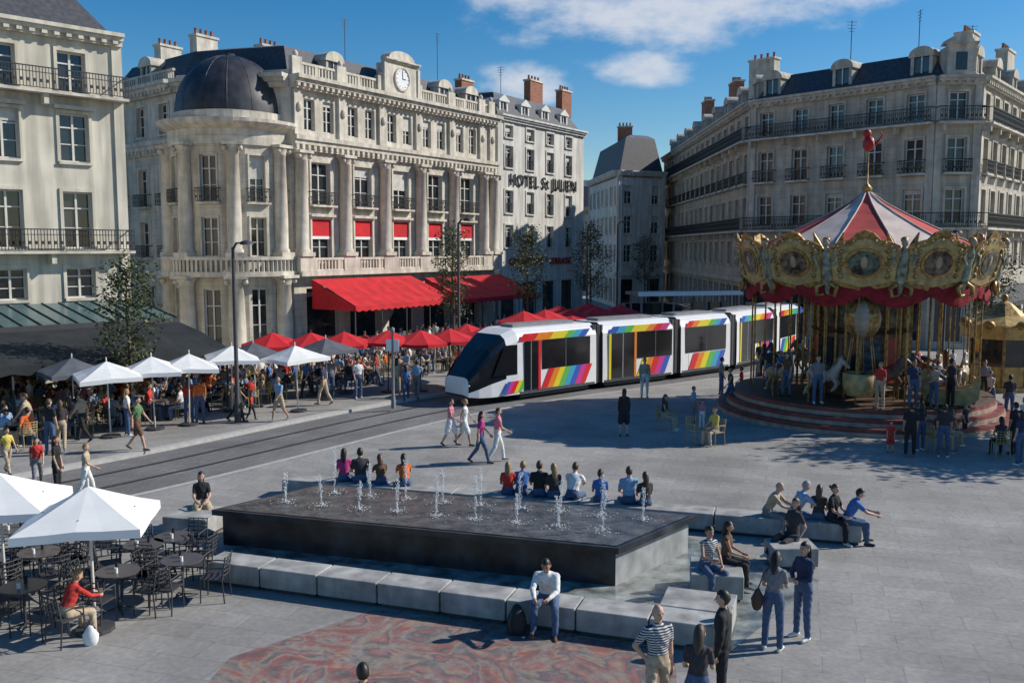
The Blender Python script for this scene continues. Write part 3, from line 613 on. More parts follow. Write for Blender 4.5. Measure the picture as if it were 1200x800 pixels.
m=bpy.data.materials.new('chalk_art'); m.use_nodes=True; nt=m.node_tree; b=nt.nodes['Principled BSDF']; b.inputs['Roughness'].default_value=.95; Lk=nt.links.new
tc=nn(nt,'ShaderNodeTexCoord'); n=nn(nt,'ShaderNodeTexNoise'); n.inputs['Scale'].default_value=.6; n.inputs['Detail'].default_value=4; n.inputs['Distortion'].default_value=2.6; Lk(tc.outputs['Object'],n.inputs['Vector'])
r=nn(nt,'ShaderNodeValToRGB'); cr_=r.color_ramp
cr_.elements[0].position=.3; cr_.elements[0].color=(.12,.11,.12,1); cr_.elements[1].position=.72; cr_.elements[1].color=(.33,.29,.25,1)
for p,c in((.37,(.24,.10,.10,1)),(.44,(.34,.13,.11,1)),(.49,(.36,.27,.21,1)),(.54,(.12,.12,.14,1)),(.58,(.31,.13,.13,1)),(.65,(.36,.24,.18,1))): e=cr_.elements.new(p); e.color=c
Lk(n.outputs['Fac'],r.inputs[0]); Lk(r.outputs[0],b.inputs['Base Color'])
n2=nn(nt,'ShaderNodeTexNoise'); n2.inputs['Scale'].default_value=3; n2.inputs['Detail'].default_value=9; n2.inputs['Roughness'].default_value=.7; Lk(tc.outputs['Object'],n2.inputs['Vector'])
r2=nn(nt,'ShaderNodeMapRange'); r2.inputs[1].default_value=.36; r2.inputs[2].default_value=.6; r2.inputs[3].default_value=.12; r2.inputs[4].default_value=.85; Lk(n2.outputs['Fac'],r2.inputs[0])
tr=nn(nt,'ShaderNodeBsdfTransparent'); mx=nn(nt,'ShaderNodeMixShader'); Lk(r2.outputs[0],mx.inputs[0]); Lk(tr.outputs[0],mx.inputs[1]); Lk(b.outputs[0],mx.inputs[2]); Lk(mx.outputs[0],nt.nodes['Material Output'].inputs[0])
mb=MB(); pp=[survey(440,714),survey(620,728),survey(790,764),survey(800,860),survey(190,860),survey(270,770)]
mb.add([(p.x,p.y,.005) for p in pp],[tuple(range(6))],m); mb.obj('chalk_painting')
# ------------------------------------------------------------ tram
RB=[mat('tram_'+n,c,.35,var=.03) for n,c in(('red',(.65,.02,.03)),('orange',(.75,.22,.02)),('yellow',(.75,.60,.03)),('green',(.12,.45,.08)),('cyan',(.05,.35,.55)),('blue',(.04,.10,.45)),('violet',(.25,.05,.35)),('magenta',(.60,.04,.25)))]
def at_dist(s):
    k0=min(range(len(PATH)),key=lambda k:(PATH[k]-Vector((-1.9,38.4))).length); d=s;k=k0
    if s<0: dd=(PATH[k0]-PATH[k0-1]).normalized(); return PATH[k0]+dd*s
    while k<len(PATH)-1:
        l=(PATH[k+1]-PATH[k]).length
        if d<=l: return PATH[k].lerp(PATH[k+1],d/l)
        d-=l;k+=1
    dd=(PATH[-1]-PATH[-2]).normalized(); return PATH[-1]+dd*d
E=empty('tram')
PROF=[(0,.32),(0,1.15),(-.02,2.75),(-.14,3.08),(-.42,3.28),(-1.98,3.28),(-2.26,3.08),(-2.38,2.75),(-2.4,1.15),(-2.4,.32)]
def ringp(s,ins,zt,zb=.32):
    k=(zt-.32)/(3.28-.32); out=[]
    for n,z in PROF: out.append((s,-1.2+(n+1.2)*(1.2-ins)/1.2,max(zb,.32+(z-.32)*k)))
    return out
def shell(mb,rings,mf):
    n=len(PROF)
    for i in range(len(rings)-1):
        for j in range(n): j2=(j+1)%n; mb.add([rings[i][j],rings[i+1][j],rings[i+1][j2],rings[i][j2]],[(3,2,1,0)],mf(i,j),False)
def para(mb,s0,s1,z0,z1,sl,m,n=.012):
    mb.add([(s0,n,z0),(s1,n,z0),(s1+sl,n,z1),(s0+sl,n,z1)],[(0,1,2,3)],m)
def strip(mb,s0,s1,z0,z1,sl,cols,n=.012):
    k=len(cols); w=(s1-s0)/k
    for i,c in enumerate(cols): para(mb,s0+i*w,s0+(i+1)*w-.004,z0,z1,sl,RB[c],n)
lens=[7.6,5.2,4.6,5.2,7.6]; s=-.75
for mi_,ln in enumerate(lens):
    a=at_dist(s+.25 if mi_ else s);b=at_dist(s+ln-.25 if mi_<4 else s+ln); dd=(b-a).normalized(); nv=Vector((dd.y,-dd.x))*1.2
    mb=MB(); L=mb.facade(a+nv,b+nv,.02)
    n0=0;n1=L; nose=2.5
    if mi_==0: n0=nose
    if mi_==4: n1=L-nose
    side=lambda i,j: DARK if j==9 else WHITE
    shell(mb,[ringp(n0,0,3.28),ringp(n1,0,3.28)],side)
    def nosering(x):
        return [(0,.62,.95,.5),(.05,.42,1.25,.40),(.22,.25,1.75,.34),(.45,.12,2.45,.32),(.75,.04,3.05,.32),(1,0,3.28,.32)][x]
    def nmf(i,j): 
        return DARK if j==9 else (WHITE if (j in(0,8) or (i==0)) else (BLK if i<4 else WHITE))
    if mi_==0:
        rs=[(lambda q:ringp(q[0]*nose,q[1],q[2],q[3]))(nosering(x)) for x in range(6)]; shell(mb,rs,nmf); mb.add(rs[0],[tuple(range(10))],WHITE)
        mb.add([(1.15,.004-.06,1.25),(2.45,.006,1.25),(2.45,.0,2.6),(1.75,-.01,2.6)],[(0,1,2,3)],BLK)
        strip(mb,1.6,2.7,.42,.95,.3,[5,7,0,2,3])
        for y in(-.55,-1.85): mb.ell((.18,y,.9),(.12,.16,.09),WHITE)
        mb.tube([(.75,-1.2,1.9),(1.0,-.9,2.4),(1.15,-.75,2.7)],[.012]*3,4,DARK)
    if mi_==4:
        rs=[(lambda q:ringp(L-q[0]*nose,q[1],q[2],q[3]))(nosering(x)) for x in range(5,-1,-1)]; shell(mb,rs,lambda i,j:nmf(4-i,j)); mb.add(rs[-1],[tuple(range(10))],WHITE)
    else: mb.add(ringp(n1,0,3.28),[tuple(range(10))],DARK)
    if mi_ not in(0,): mb.add(ringp(n0,0,3.28),[tuple(range(10))],DARK)
    if mi_==0:
        mb.box(2.85,3.65,.002,.03,.45,2.7,BLK); mb.box(3.65,3.8,.002,.035,.42,2.7,RB[0]); mb.box(3.2,3.24,.03,.04,.45,2.7,MIDG)
        mb.box(3.9,6.9,.002,.02,1.35,2.7,BLK); mb.box(5.3,5.36,.02,.03,1.35,2.7,DARK)
        strip(mb,2.5,6.6,2.72,3.06,.3,[0,0,1,1,2,2,3,4,5],.0125); strip(mb,3.85,6.6,.45,1.34,.45,[0,1,2,3,4,5,7,0],.024)
    elif mi_ in(1,3):
        mb.box(.5,2.0,.002,.03,.45,2.7,BLK); mb.box(1.22,1.28,.03,.04,.45,2.7,MIDG); mb.box(2.0,2.14,.002,.035,.42,2.7,RB[1]); mb.box(.36,.5,.002,.035,.42,2.7,RB[2])
        mb.box(2.2,4.6,.002,.02,1.35,2.7,BLK); mb.box(3.4,3.46,.02,.03,1.35,2.7,DARK); strip(mb,.3,4.2,2.72,3.06,.3,[5,4,3,2,2,1,0,7],.0125); strip(mb,2.2,4.1,.45,1.34,.4,[2,1,0,7,5],.024)
    elif mi_==2:
        mb.box(.35,3.7,.002,.02,1.35,2.7,BLK); mb.box(2.0,2.06,.02,.03,1.35,2.7,DARK); strip(mb,.3,3.5,2.72,3.06,.3,[0,1,2,2,3,4,5],.0125); strip(mb,.6,3.3,.45,1.3,.4,[0,1,2,3,4,5],.024)
    else:
        mb.box(.5,3.4,.002,.02,1.35,2.7,BLK); mb.box(3.6,5,.002,.03,.45,2.7,BLK); strip(mb,.3,4.4,2.72,3.06,.3,[0,1,2,3,4,5],.0125); strip(mb,.6,3.0,.45,1.3,.4,[5,3,2,1,0],.024)
    mb.box(n0+.1,n1-.1,.001,.012,.34,.42,DARK)
    for xx in np.arange(n0+.6,n1-.3,1.4): mb.box(xx,xx+.015,.0015,.004,.42,1.3,MIDG)
    mb.box(n0+.5,n1-.5,-2.42,-2.401,1.35,2.7,BLK); mb.box(n0+.3,n1-.3,-2.2,-.2,.08,.31,DARK)
    mb.box(n0+.5,n1-.6,-1.7,-.9,3.285,3.42,MIDG)
    mb.obj('car_%d'%(mi_+1),E)
    if mi_<4:
        mb=MB(); e0=at_dist(s+ln-.32);e1=at_dist(s+ln+.32); dd=(e1-e0).normalized(); nv=Vector((dd.y,-dd.x))*1.12; Lb=mb.facade(e0+nv,e1+nv); 
        for i in range(5): x=Lb*i/5; mb.box(x,x+Lb/5-.03,-2.24+.02*(i%2),-.02*(i%2),.35,3.2,DARK)
        mb.box(0.01,Lb-.04,-2.15,-.08,.34,3.15,BLK); mb.obj('gangway_%d'%(mi_+1),E)
    if mi_==2:
        mb=MB(); mb.facade(a,b); mb.tube([(1,0,3.4),(2.4,0,3.65),(1.2,0,3.9)],[.03,.03,.03],6,DARK); mb.box(1.1,1.3,-.7,.7,3.9,3.94,DARK); mb.obj('pantograph',E)
    s+=ln
E.scale=(1,1,.93)
# ------------------------------------------------------------ carousel
CXc,CYc=13.9,36.5; E=empty('carousel'); mb=MB(); mb.at(CXc,CYc)
CR=mat('carousel_red',(.34,.02,.025),.5,var=.2); CW=mat('carousel_step_cream',(.36,.28,.21),.6,var=.25); CB=mat('carousel_step_brown',(.22,.05,.04),.6,var=.3); PINK=mat('roof_cream_canvas',(.62,.50,.44),.8,var=.15,scale=1.5); ROOFR=mat('roof_red_canvas',(.48,.06,.05),.85,var=.2,scale=1.5); INR=mat('carousel_interior_shade',(.12,.075,.045),.6,var=.5,scale=4)  # INR: drum and ceiling colour darkened to imitate canopy shade
st=[(5.55,0,.14,CW),(5.5,.14,.28,CB),(5.2,.28,.42,CW),(5.15,.42,.56,CB),(4.9,.56,.70,CW),(4.85,.70,.84,CB)]
for r,a,b,m in st: mb.lathe([(r,a),(r,b),(r-.45,b)],64,m,smooth=False)
mb.lathe([(4.85,.84),(4.6,.86),(.01,.86)],48,WOOD,smooth=False); mb.obj('steps_and_deck',E)
mb=MB(); mb.at(CXc,CYc,0,8)
PGRN=mat('painted_panel_green',(.10,.11,.06),.5,var=.9,scale=4); PBLU=mat('painted_panel_blue',(.05,.08,.11),.5,var=.8,scale=4)
mb.lathe([(1.85,.86),(1.95,1.1),(1.75,1.2),(1.75,3.2),(2.0,3.3),(1.75,3.45),(1.75,4.8),(2.4,5.3)],12,INR,smooth=False)
for i in range(12):
    a=2*pi*(i+.5)/12; T0=mb.T.copy(); mb.setT(T0@Matrix.Rotation(a,4,'Z')); m=random.choice([CR,GLASS,PBLU,PGRN,GLASS])
    mb.box(1.695,1.72,-.32,.32,1.35,3.05,m); mb.box(1.695,1.72,-.32,.32,3.6,4.6,PGRN); mb.box(1.68,1.80,-.48,-.40,1.2,4.8,GOLD); mb.setT(T0)
mb.obj('centre_drum',E)
mb=MB()
OVAL=mat('painted_oval',(.09,.11,.08),.4,var=.9,scale=4)
OVP=mat('oval_painting_brown',(.13,.09,.06),.4,var=.9,scale=5); FIG=mat('figure_paint',(.26,.27,.20),.5,var=.6,scale=5); FCE=mat('figure_face',(.42,.30,.2),.5); BULB=mat('lamp_bulbs',(.7,.6,.42),.3)
NP=12
base=atan2(-CYc,-CXc)
for i in range(NP):
    a=base+2*pi*i/NP
    T0=Matrix.Translation((CXc,CYc,0))@Matrix.Rotation(a+pi/2,4,'Z')
    mb.setT(T0@Matrix.Translation((0,-4.45,5.25))@Matrix.Rotation(radians(15),4,'X'))
    w=1.14
    outer=[(-w,0),(-.7,-.12),(0,-.28),(.7,-.12),(w,0),(w*1.06,.9),(w,1.35),(.85,1.50),(.5,1.58),(.28,1.82),(0,1.92),(-.28,1.82),(-.5,1.58),(-.85,1.50),(-w,1.35),(-w*1.06,.9)]
    mb.extr(outer,-.06,.02,GOLD); inn=[(x*.88,.12+(z)*.80) for x,z in outer]; mb.extr(inn,-.10,-.061,CREAM)
    for k,(ro,mm,yy) in enumerate(((.54,GOLD,-.14),(.44,OVP if i%2 else OVAL,-.16))):
        pl=[(ro*1.2*cos(t),.76+ro*sin(t)) for t in [2*pi*j/20 for j in range(20)]]; mb.extr(pl,yy,-.101-.001*k,mm)
    mb.ell((0,-.165,.80),(.13,.03,.22),FCE,8,6)
    for sx in(-1,1):
        for kk in range(5): mb.ell((sx*(.76+.04*(kk%2)),-.12,.30+.22*kk),(.09,.05,.10),GOLD,7,5)
    for kk in range(9): t=pi*kk/8; mb.ell((.95*cos(t),-.12,1.25+.34*sin(t)),(.04,.04,.04),BULB,6,4)
    mb.setT(Matrix.Translation((CXc,CYc,0))@Matrix.Rotation(a+pi/2+pi/NP,4,'Z')@Matrix.Translation((0,-4.45,5.05)))
    mb.tube([(0,-.1,-.15),(0,-.2,.4),(0,-.22,.9),(0,-.38,1.25),(0,-.45,1.45)],[.06,.18,.23,.18,.08],9,FIG); mb.ell((0,-.50,1.62),(.12,.14,.16),FCE); mb.ell((0,-.45,1.71),(.14,.14,.11),GOLD)
    for sx in(-1,1):
        mb.tube([(sx*.18,-.4,1.35),(sx*.40,-.45,1.1),(sx*.28,-.5,.85)],[.07,.055,.045],7,FIG)
        mb.tube([(sx*.12,-.25,1.2),(sx*.40,-.2,1.6),(sx*.52,-.25,1.95)],[.08,.12,.03],7,GOLD,flat=.4)
        mb.tube([(sx*.1,-.2,.2),(sx*.36,-.25,.05),(sx*.30,-.3,-.25),(sx*.1,-.3,-.2)],[.09,.08,.07,.04],7,GOLD)
mb.obj('rounding_boards',E)
mb=MB(); mb.at(CXc,CYc,0,math.degrees(base)+15)
gm=lambda i,j:(ROOFR if j%2 else PINK)
mb.lathe([(4.35,6.3),(3.6,6.75),(2.6,7.2),(1.5,7.75),(.7,8.2),(.18,8.6),(.1,8.7)],12,CR,smooth=False,mf=gm)
mb.lathe([(4.3,5.3),(4.35,6.3)],36,CR); mb.lathe([(4.3,5.32),(1.8,5.35)],36,INR)
for j in range(12): a=2*pi*j/12; mb.tube([(r*cos(a),r*sin(a),z+.03) for r,z in((4.35,6.3),(3.6,6.75),(2.6,7.2),(1.5,7.75),(.7,8.2),(.18,8.6))],[.03]*6,5,PINK)
mb.lathe([(.12,8.65),(.2,8.8),(.08,8.95),(.03,9.0),(.03,10.3)],10,GOLD)
mb.ell((0,0,10.52),(.30,.24,.30),CR); mb.ell((.1,-.1,10.9),(.17,.16,.17),CR); mb.tube([(0,.25,10.5),(0,.5,10.8),(0,.42,11.0)],[.13,.09,.03],7,CR,flat=.4); mb.tube([(.1,-.2,10.9),(.12,-.42,10.85)],[.06,.02],6,GOLD)
for sx in(-1,1): mb.tube([(sx*.2,0,10.6),(sx*.45,.05,10.45)],[.1,.03],6,CR)
mb.obj('canvas_roof',E)
mb=MB(); mb.at(CXc,CYc,0,math.degrees(base))
K=144;v=[];fs=[]
DRP=mat('velvet_drapery',(.26,.012,.02),.9,var=.3,scale=4)
for i in range(K):
    a=2*pi*i/K; ph=(i%12)/12; dz=.34+.42*sin(pi*ph); fold=.06*sin(i*pi/2)
    for r,z in((4.42,5.30),(4.50+fold,5.28-dz*.5),(4.44-fold,5.28-dz-.12)): v.append((r*cos(a),r*sin(a),z))
for i in range(K): j=(i+1)%K; fs+=[(i*3,j*3,j*3+1,i*3+1),(i*3+1,j*3+1,j*3+2,i*3+2)]
mb.add(v,fs,DRP,True); mb.obj('drapery',E)
mb=MB()
for i in range(16): a=2*pi*i/16; mb.setT(); mb.tube([(CXc+4.25*cos(a),CYc+4.25*sin(a),.86),(CXc+4.25*cos(a),CYc+4.25*sin(a),5.3)],[.035,.035],8,GOLD)
for i in range(8): a=2*pi*i/8+.2; mb.tube([(CXc+2.5*cos(a),CYc+2.5*sin(a),.86),(CXc+2.5*cos(a),CYc+2.5*sin(a),5.3)],[.05,.05],8,GOLD)
mb.obj('brass_poles',E)
def horse_mesh():
    b=MB();caps=[]
    def l(p,r,lab): b.tube(p,r,10,PL[0]); [caps.append((p[i],p[i+1],r[i],r[i+1],lab)) for i in range(len(p)-1)]
    l([(-.48,0,1.0),(-.15,0,.97),(.2,0,.98),(.46,0,1.06)],[.23,.22,.24,.21],0)
    l([(.42,0,1.12),(.66,0,1.42),(.74,0,1.62)],[.19,.13,.10],0)
    l([(.72,0,1.66),(.92,0,1.52),(1.05,0,1.40)],[.11,.085,.06],0)
    for s in(-1,1):
        l([(.42,s*.11,.95),(.62,s*.12,.72),(.50,s*.12,.50),(.42,s*.12,.40)],[.11,.06,.045,.05],0)
        l([(-.5,s*.12,.98),(-.42,s*.13,.68),(-.66,s*.13,.42),(-.72,s*.13,.18)],[.16,.08,.05,.05],0)
        l([(.74,s*.06,1.72),(.75,s*.07,1.84)],[.035,.015],0)
    l([(-.68,0,1.08),(-.88,0,.98),(-.95,0,.6)],[.06,.08,.04],1); l([(.34,0,1.30),(.55,0,1.56),(.68,0,1.74)],[.05,.06,.05],1)
    l([(-.18,0,1.20),(.16,0,1.20)],[.10,.10],2)
    V,Fs=remesh(b,.025,2); lab=labels(V,Fs,caps); o=MB(); 
    for p in PL[:3]: o.mi(p)
    o.V=[tuple(x) for x in V];o.Fc=[list(f) for f in Fs];o.M=[int(x) for x in lab];o.S=[True]*len(Fs); return o.mesh('horse')
HM=horse_mesh()
hcol=[mat('horse_white',(.40,.37,.32),.4),mat('horse_brown',(.15,.08,.04),.4),mat('horse_black',(.05,.045,.04),.4),mat('horse_cream',(.32,.24,.13),.4)]  # horse paints darkened too, canopy shade put into the colour
for ring,(r,nh) in enumerate(((3.7,11),(2.8,7))):
    for i in range(nh):
        a=2*pi*i/nh+ring*.3; x=CXc+r*cos(a);y=CYc+r*sin(a); hz=.80+.25*((i*7)%3)/2; o=inst(HM,'carousel_horse',x,y,hz,math.degrees(a)+90,.9); o.parent=E
        for k,m in enumerate((hcol[(i+1)%4],hcol[(i+2)%4],[CR,GOLD,REDD][i%3])): o.material_slots[k].link='OBJECT'; o.material_slots[k].material=m
        mb=MB(); mb.tube([(x,y,.86),(x,y,5.3)],[.025,.025],6,GOLD); mb.obj('horse_pole',E)
        if i%3==0: person(x,y,'ride',math.degrees(a)+180,random.choice(['red','blue','white','pink']),'jean',g='f' if i%2 else 'm',sc=.62,z=hz+1.1,name='child')
mb=MB(); bx,by=CXc-1.35,CYc-3.6
GS=lambda i,j:(CW if (j//2)%2 else GOLD)
mb.at(bx,by); mb.lathe([(.62*sin(pi*k/10)+.01,3.95-.72*cos(pi*k/10)) for k in range(11)],16,WHITE,mf=GS); mb.lathe([(.45,1.2),(.6,1.5),(.62,2.0),(.55,2.02),(.5,1.4)],14,CREAM)
for k in range(6): a=pi*k/3; mb.tube([(.55*cos(a),.55*sin(a),2.0),(.35*cos(a),.35*sin(a),3.4)],[.02,.02],5,GOLD)
mb.obj('balloon_gondola',E)
mb=MB(); mb.at(CXc+1.9,CYc-3.6,0,-20)
for y0_ in(-.4,.34): mb.extr([(-.9,1.1),(-.6,.9),(.6,.9),(.9,1.15),(.95,1.9),(.7,1.6),(.2,1.45),(-.4,1.5),(-.8,2.1),(-1.1,1.9)],y0_,y0_+.06,CREAM)
mb.box(-.8,.8,-.34,.34,.95,1.3,CR); mb.obj('carriage',E)
bp=survey(1172,455); mb=MB(); mb.at(bp.x,bp.y,0,-25); YC=mat('booth_yellow',(.50,.33,.10),.5,var=.3,scale=4)
mb.lathe([(1.45,0),(1.45,.2),(1.3,.2),(1.3,1.1),(1.35,1.15)],8,YC,smooth=False); mb.lathe([(1.28,1.15),(1.28,2.35)],8,GLASS,smooth=False)
for i in range(8): a=2*pi*i/8; mb.tube([(1.3*cos(a),1.3*sin(a),.2),(1.3*cos(a),1.3*sin(a),2.4)],[.07,.07],6,GOLD)
mb.lathe([(1.3,2.35),(1.75,2.4),(1.85,3.0),(1.7,3.05),(.9,3.4),(.3,3.95),(.05,4.1)],8,YC,smooth=False,mf=lambda i,j:[CR,YC,GOLD,YC,GOLD,YC][i]); mb.ell((0,0,4.2),(.15,.15,.18),GOLD)
for i in range(8): a=2*pi*(i+.5)/8; mb.ell((1.7*cos(a),1.7*sin(a),3.05),(.25,.25,.2),GOLD,8,6)
mb.obj('ticket_booth')
# ------------------------------------------------------------ street furniture meshes
def chair_mesh(m,name):
    b=MB()
    for x in(-.21,.21):
        b.tube([(x,-.2,0),(x,-.19,.44),(x,-.19,.66)],[.013]*3,5,m); b.tube([(x,.24,0),(x*.98,.2,.44),(x*.95,.27,.86)],[.014]*3,5,m); b.tube([(x,-.2,.66),(x*1.05,0,.67),(x,.22,.66)],[.014]*3,5,m)
    b.box(-.22,.22,-.21,.2,.43,.455,m)
    for z in(.52,.60,.68,.76,.85): b.tube([(-.205,.215+(z-.44)*.14,z),(0,.25+(z-.44)*.14,z),(.205,.215+(z-.44)*.14,z)],[.012]*3,5,m)
    for x in(-.1,0,.1): b.tube([(x,.22,.46),(x,.29,.86)],[.009]*2,5,m)
    return b.mesh(name)
CHD=chair_mesh(DARK,'cafe_chair_dark'); CHY=chair_mesh(mat('rattan',(.45,.34,.16),.6),'cafe_chair_rattan')
def table_mesh(m,r=.36):
    b=MB(); b.lathe([(.001,.745),(r,.745),(r,.72),(.001,.72)],18,m,smooth=False); b.tube([(0,0,.02),(0,0,.72)],[.025,.025],7,DARK)
    for k in range(4): a=pi/4+pi/2*k; b.tube([(0,0,.08),(.28*cos(a),.28*sin(a),.015)],[.018,.014],5,DARK)
    b.lathe([(.03,.745),(.035,.86)],8,GLASS,c=(.1,.08)); b.lathe([(.03,.745),(.03,.84)],8,WHITE,c=(-.12,-.05))
    return b.mesh('cafe_table')
TBL=table_mesh(mat('table_top',(.25,.22,.2),.35)); TBD=table_mesh(mat('table_top_dark',(.09,.08,.08),.3),.38)
def parasol(x,y,r,ze,zt,m,n=8,sq=False,rot=0,z=0):
    b=MB(); v=[(0,0,zt)];K=n*4
    for t,zz in((.35,.62),(.7,.26),(1.,0.)):
        for i in range(K):
            a=2*pi*i/K; c=cos(pi/n)/cos((a%(2*pi/n))-pi/n) if not sq else 1/max(abs(cos(a)),abs(sin(a)))*.80
            sg=.03*t*abs(sin(n*a/2)); v.append((r*t*c*cos(a),r*t*c*sin(a),ze+(zt-ze)*zz-sg))
    for i in range(K):
        p=v[1+2*K+i]; v.append((p[0]*1.005,p[1]*1.005,p[2]-.14))
    fs=[(0,1+i,1+(i+1)%K) for i in range(K)]
    for l in range(3): fs+=[(1+l*K+i,1+(l+1)*K+i,1+(l+1)*K+(i+1)%K,1+l*K+(i+1)%K) for i in range(K)]
    b.add(v,fs,m,False); b.tube([(0,0,0.05),(0,0,zt+.12)],[.028,.022],8,WFR if m!=REDC else DARK); b.lathe([(.32,0),(.32,.07),(.06,.09)],12,DARK,smooth=False)
    for i in range(n): a=2*pi*(i+.0)/n; b.tube([(0,0,ze-.15),(r*.6*cos(a),r*.6*sin(a),ze+(zt-ze)*.3-.03)],[.009,.009],4,DARK)
    o=b.obj('parasol'); o.location=(x,y,z); o.rotation_euler=(radians(random.uniform(-2,2)),radians(random.uniform(-2,2)),radians(rot)); return o
for u,v in((112,738),(8,712)): p=survey(u,v); parasol(p.x,p.y,1.22,1.98,2.5,WHITEC,4,True,12,0)
for u,v,k in((130,512,WHITEC),(182,503,WHITEC),(222,498,WHITEC),(272,482,WHITEC),(350,482,WHITEC),(300,476,GREYC),(384,468,GREYC),(88,505,GREYC)):
    p=survey(u,v,PH); parasol(p.x,p.y,1.2,2.15,2.6,k,4,True,random.uniform(20,50),PH)
for i in range(8):
    u=[322,367,405,455,493,528,568,548][i]; v=[463,463,461,459,458,455,452,446][i]; p=survey(u,v,PH); parasol(p.x,p.y,1.35,2.25,2.75,REDC,8,False,random.uniform(0,40),PH)
for u,v in((615,421),(640,418),(668,416),(700,412),(725,408),(655,410),(690,405)): p=survey(u,v,PH); parasol(p.x,p.y,1.5,2.25,2.8,REDC,8,False,0,PH)
def seatset(cx,cy,n,ch,tb,rot0,z=0,occ=()):
    inst(tb,'cafe_table',cx,cy,z,rot0)
    for i in range(n):
        a=radians(rot0)+2*pi*i/n; x=cx+.62*cos(a);y=cy+.62*sin(a); f=math.degrees(atan2(cy-y,cx-x))+90
        inst(ch,'cafe_chair',x,y,z,f+random.uniform(-12,12))
        if i in occ:
            g=random.choice('mf'); person(x-0.02*cos(a),y-.02*sin(a),random.choice(['sit','sittalk','sitx','sitlean']),f,random.choice(['red','blk','navy','white','blue','grey','beige','dk','pink','white','lblue','orange']),random.choice(['jean','blk','jean2','beige']),g=g,z=z)
for u,v in((48,690),(110,668),(170,680),(30,735),(140,715),(205,670),(80,650),(215,700),(20,660),(-20,700)):
    p=survey(u,v); seatset(p.x,p.y,4,CHD,TBD,random.uniform(0,90))
p=survey(78,752); inst(CHD,'cafe_chair',p.x,p.y,0,150); person(p.x,p.y,'sitlean',150,'red','beige',g='f',sleeve='long',hair='bun',hc=2)
mb=MB(); mb.at(p.x+.45,p.y-.1,0,10); mb.tube([(0,0,.07),(0,.01,.18),(0,0,.27)],[.12,.13,.07],9,WHITEC,flat=.6); mb.tube([(-.08,0,.28),(0,0,.40),(.08,0,.28)],[.01]*3,5,DARK); mb.obj('white_bag')
S=Vector((-16.3,29.2)); e=Vector((.58,.815)).normalized(); nl=Vector((-e.y,e.x))
for i in range(13):
    for j in range(5):
        q=S+e*(i*1.85+random.uniform(-.2,.2)+.3)+nl*(j*1.8+random.uniform(-.2,.2)+.1)
        if i>8 and j>3: continue
        n=random.choice([2,3,4,4]); seatset(q.x,q.y,n,random.choice([CHY,CHD,CHY]),TBL,random.uniform(0,90),gz(q.x,q.y),occ=[k for k in range(n) if random.random()<.85])
for i in range(9):
    for j in range(3):
        q=A+d*(1.5+i*2.3)+nrm*(4.8+j*2.0); seatset(q.x,q.y,3,CHY,TBL,random.uniform(0,90),PH,occ=[k for k in range(3) if random.random()<.7])
for i in range(30):
    q=A+d*random.uniform(-3,22)+nrm*random.uniform(9,13); person(q.x,q.y,random.choice(['stand','walk','walk2','phone','hips']),random.uniform(0,360),random.choice(['red','blk','white','blue','beige','dk','pink']),random.choice(['jean','blk','beige']),g=random.choice('mf'),z=gz(q.x,q.y))
for i in range(14):
    q=S+e*random.uniform(0,14)+nl*random.uniform(-1.4,8); person(q.x,q.y,random.choice(['stand','walk','walk2','hips']),random.uniform(0,360),random.choice(['red','blk','white','blue','beige','dk','grey']),random.choice(['jean','blk','beige']),g=random.choice('mf'),z=gz(q.x,q.y))
E=empty('cafe_veranda'); mb=MB()
q1=Vector((-17.4,42.6)); q0=q1-dl*20; L=mb.facade(q0,q1)
mb.add([(0,.1,4.1),(L,.1,4.1),(L,4.2,3.45),(0,4.2,3.45)],[(0,1,2,3)],GREEN)
for i in range(30): x=L*i/29; mb.tube([(x,.1,4.13),(x,4.2,3.48)],[.03,.03],4,DARK)
mb.box(0,L,4.2,4.3,2.7,3.5,DARK)
for i in range(9): x=(L-.12)*i/8; mb.box(x,x+.12,4.2,4.32,PH,2.7,DARK)
mb.obj('glazed_veranda',E)
awning('black_awning',q0+Vector((dl.y,-dl.x))*4.2,q1+Vector((dl.y,-dl.x))*4.2,3.3,2.5,4.2,BLACKC,10)
def lamp(p,h,z=PH):
    b=MB(); b.at(p.x,p.y,z); b.lathe([(.13,0),(.13,.8),(.085,.9),(.06,h-.4),(.05,h)],10,DARK); b.tube([(0,0,h-.1),(.12,0,h+.12),(.5,0,h+.22)],[.05,.045,.04],6,DARK); b.lathe([(.26,h+.08),(.2,h+.2),(.02,h+.24)],12,DARK,c=(.5,0)); b.lathe([(.24,h+.075),(.01,h+.06)],12,WHITE,c=(.5,0)); return b.obj('street_lamp')
lamp(survey(279,495,PH),6.4); lamp(survey(538,440,PH),7.6); lamp(Vector((5.2,64)),7.8); lamp(Vector((8.2,72)),8.2); lamp(Vector((12.5,84)),8.2,0); lamp(Vector((23.5,50)),7.2,0)
p=survey(461,478,PH); mb=MB(); mb.at(p.x,p.y,PH); mb.lathe([(.09,0),(.09,.4),(.06,.5),(.05,3.0),(.09,3.02),(.09,3.2),(.01,3.25)],10,MIDG); mb.box(-.25,.25,-.03,.03,2.3,2.75,WHITE); mb.obj('tram_stop_post')
LEAF=mat('leaf_green',(.065,.09,.025),.6,var=.5,scale=3);LEAF2=mat('leaf_dark',(.04,.055,.02),.6,var=.4,scale=3);LEAF3=mat('leaf_olive',(.11,.10,.03),.6,var=.4,scale=3)
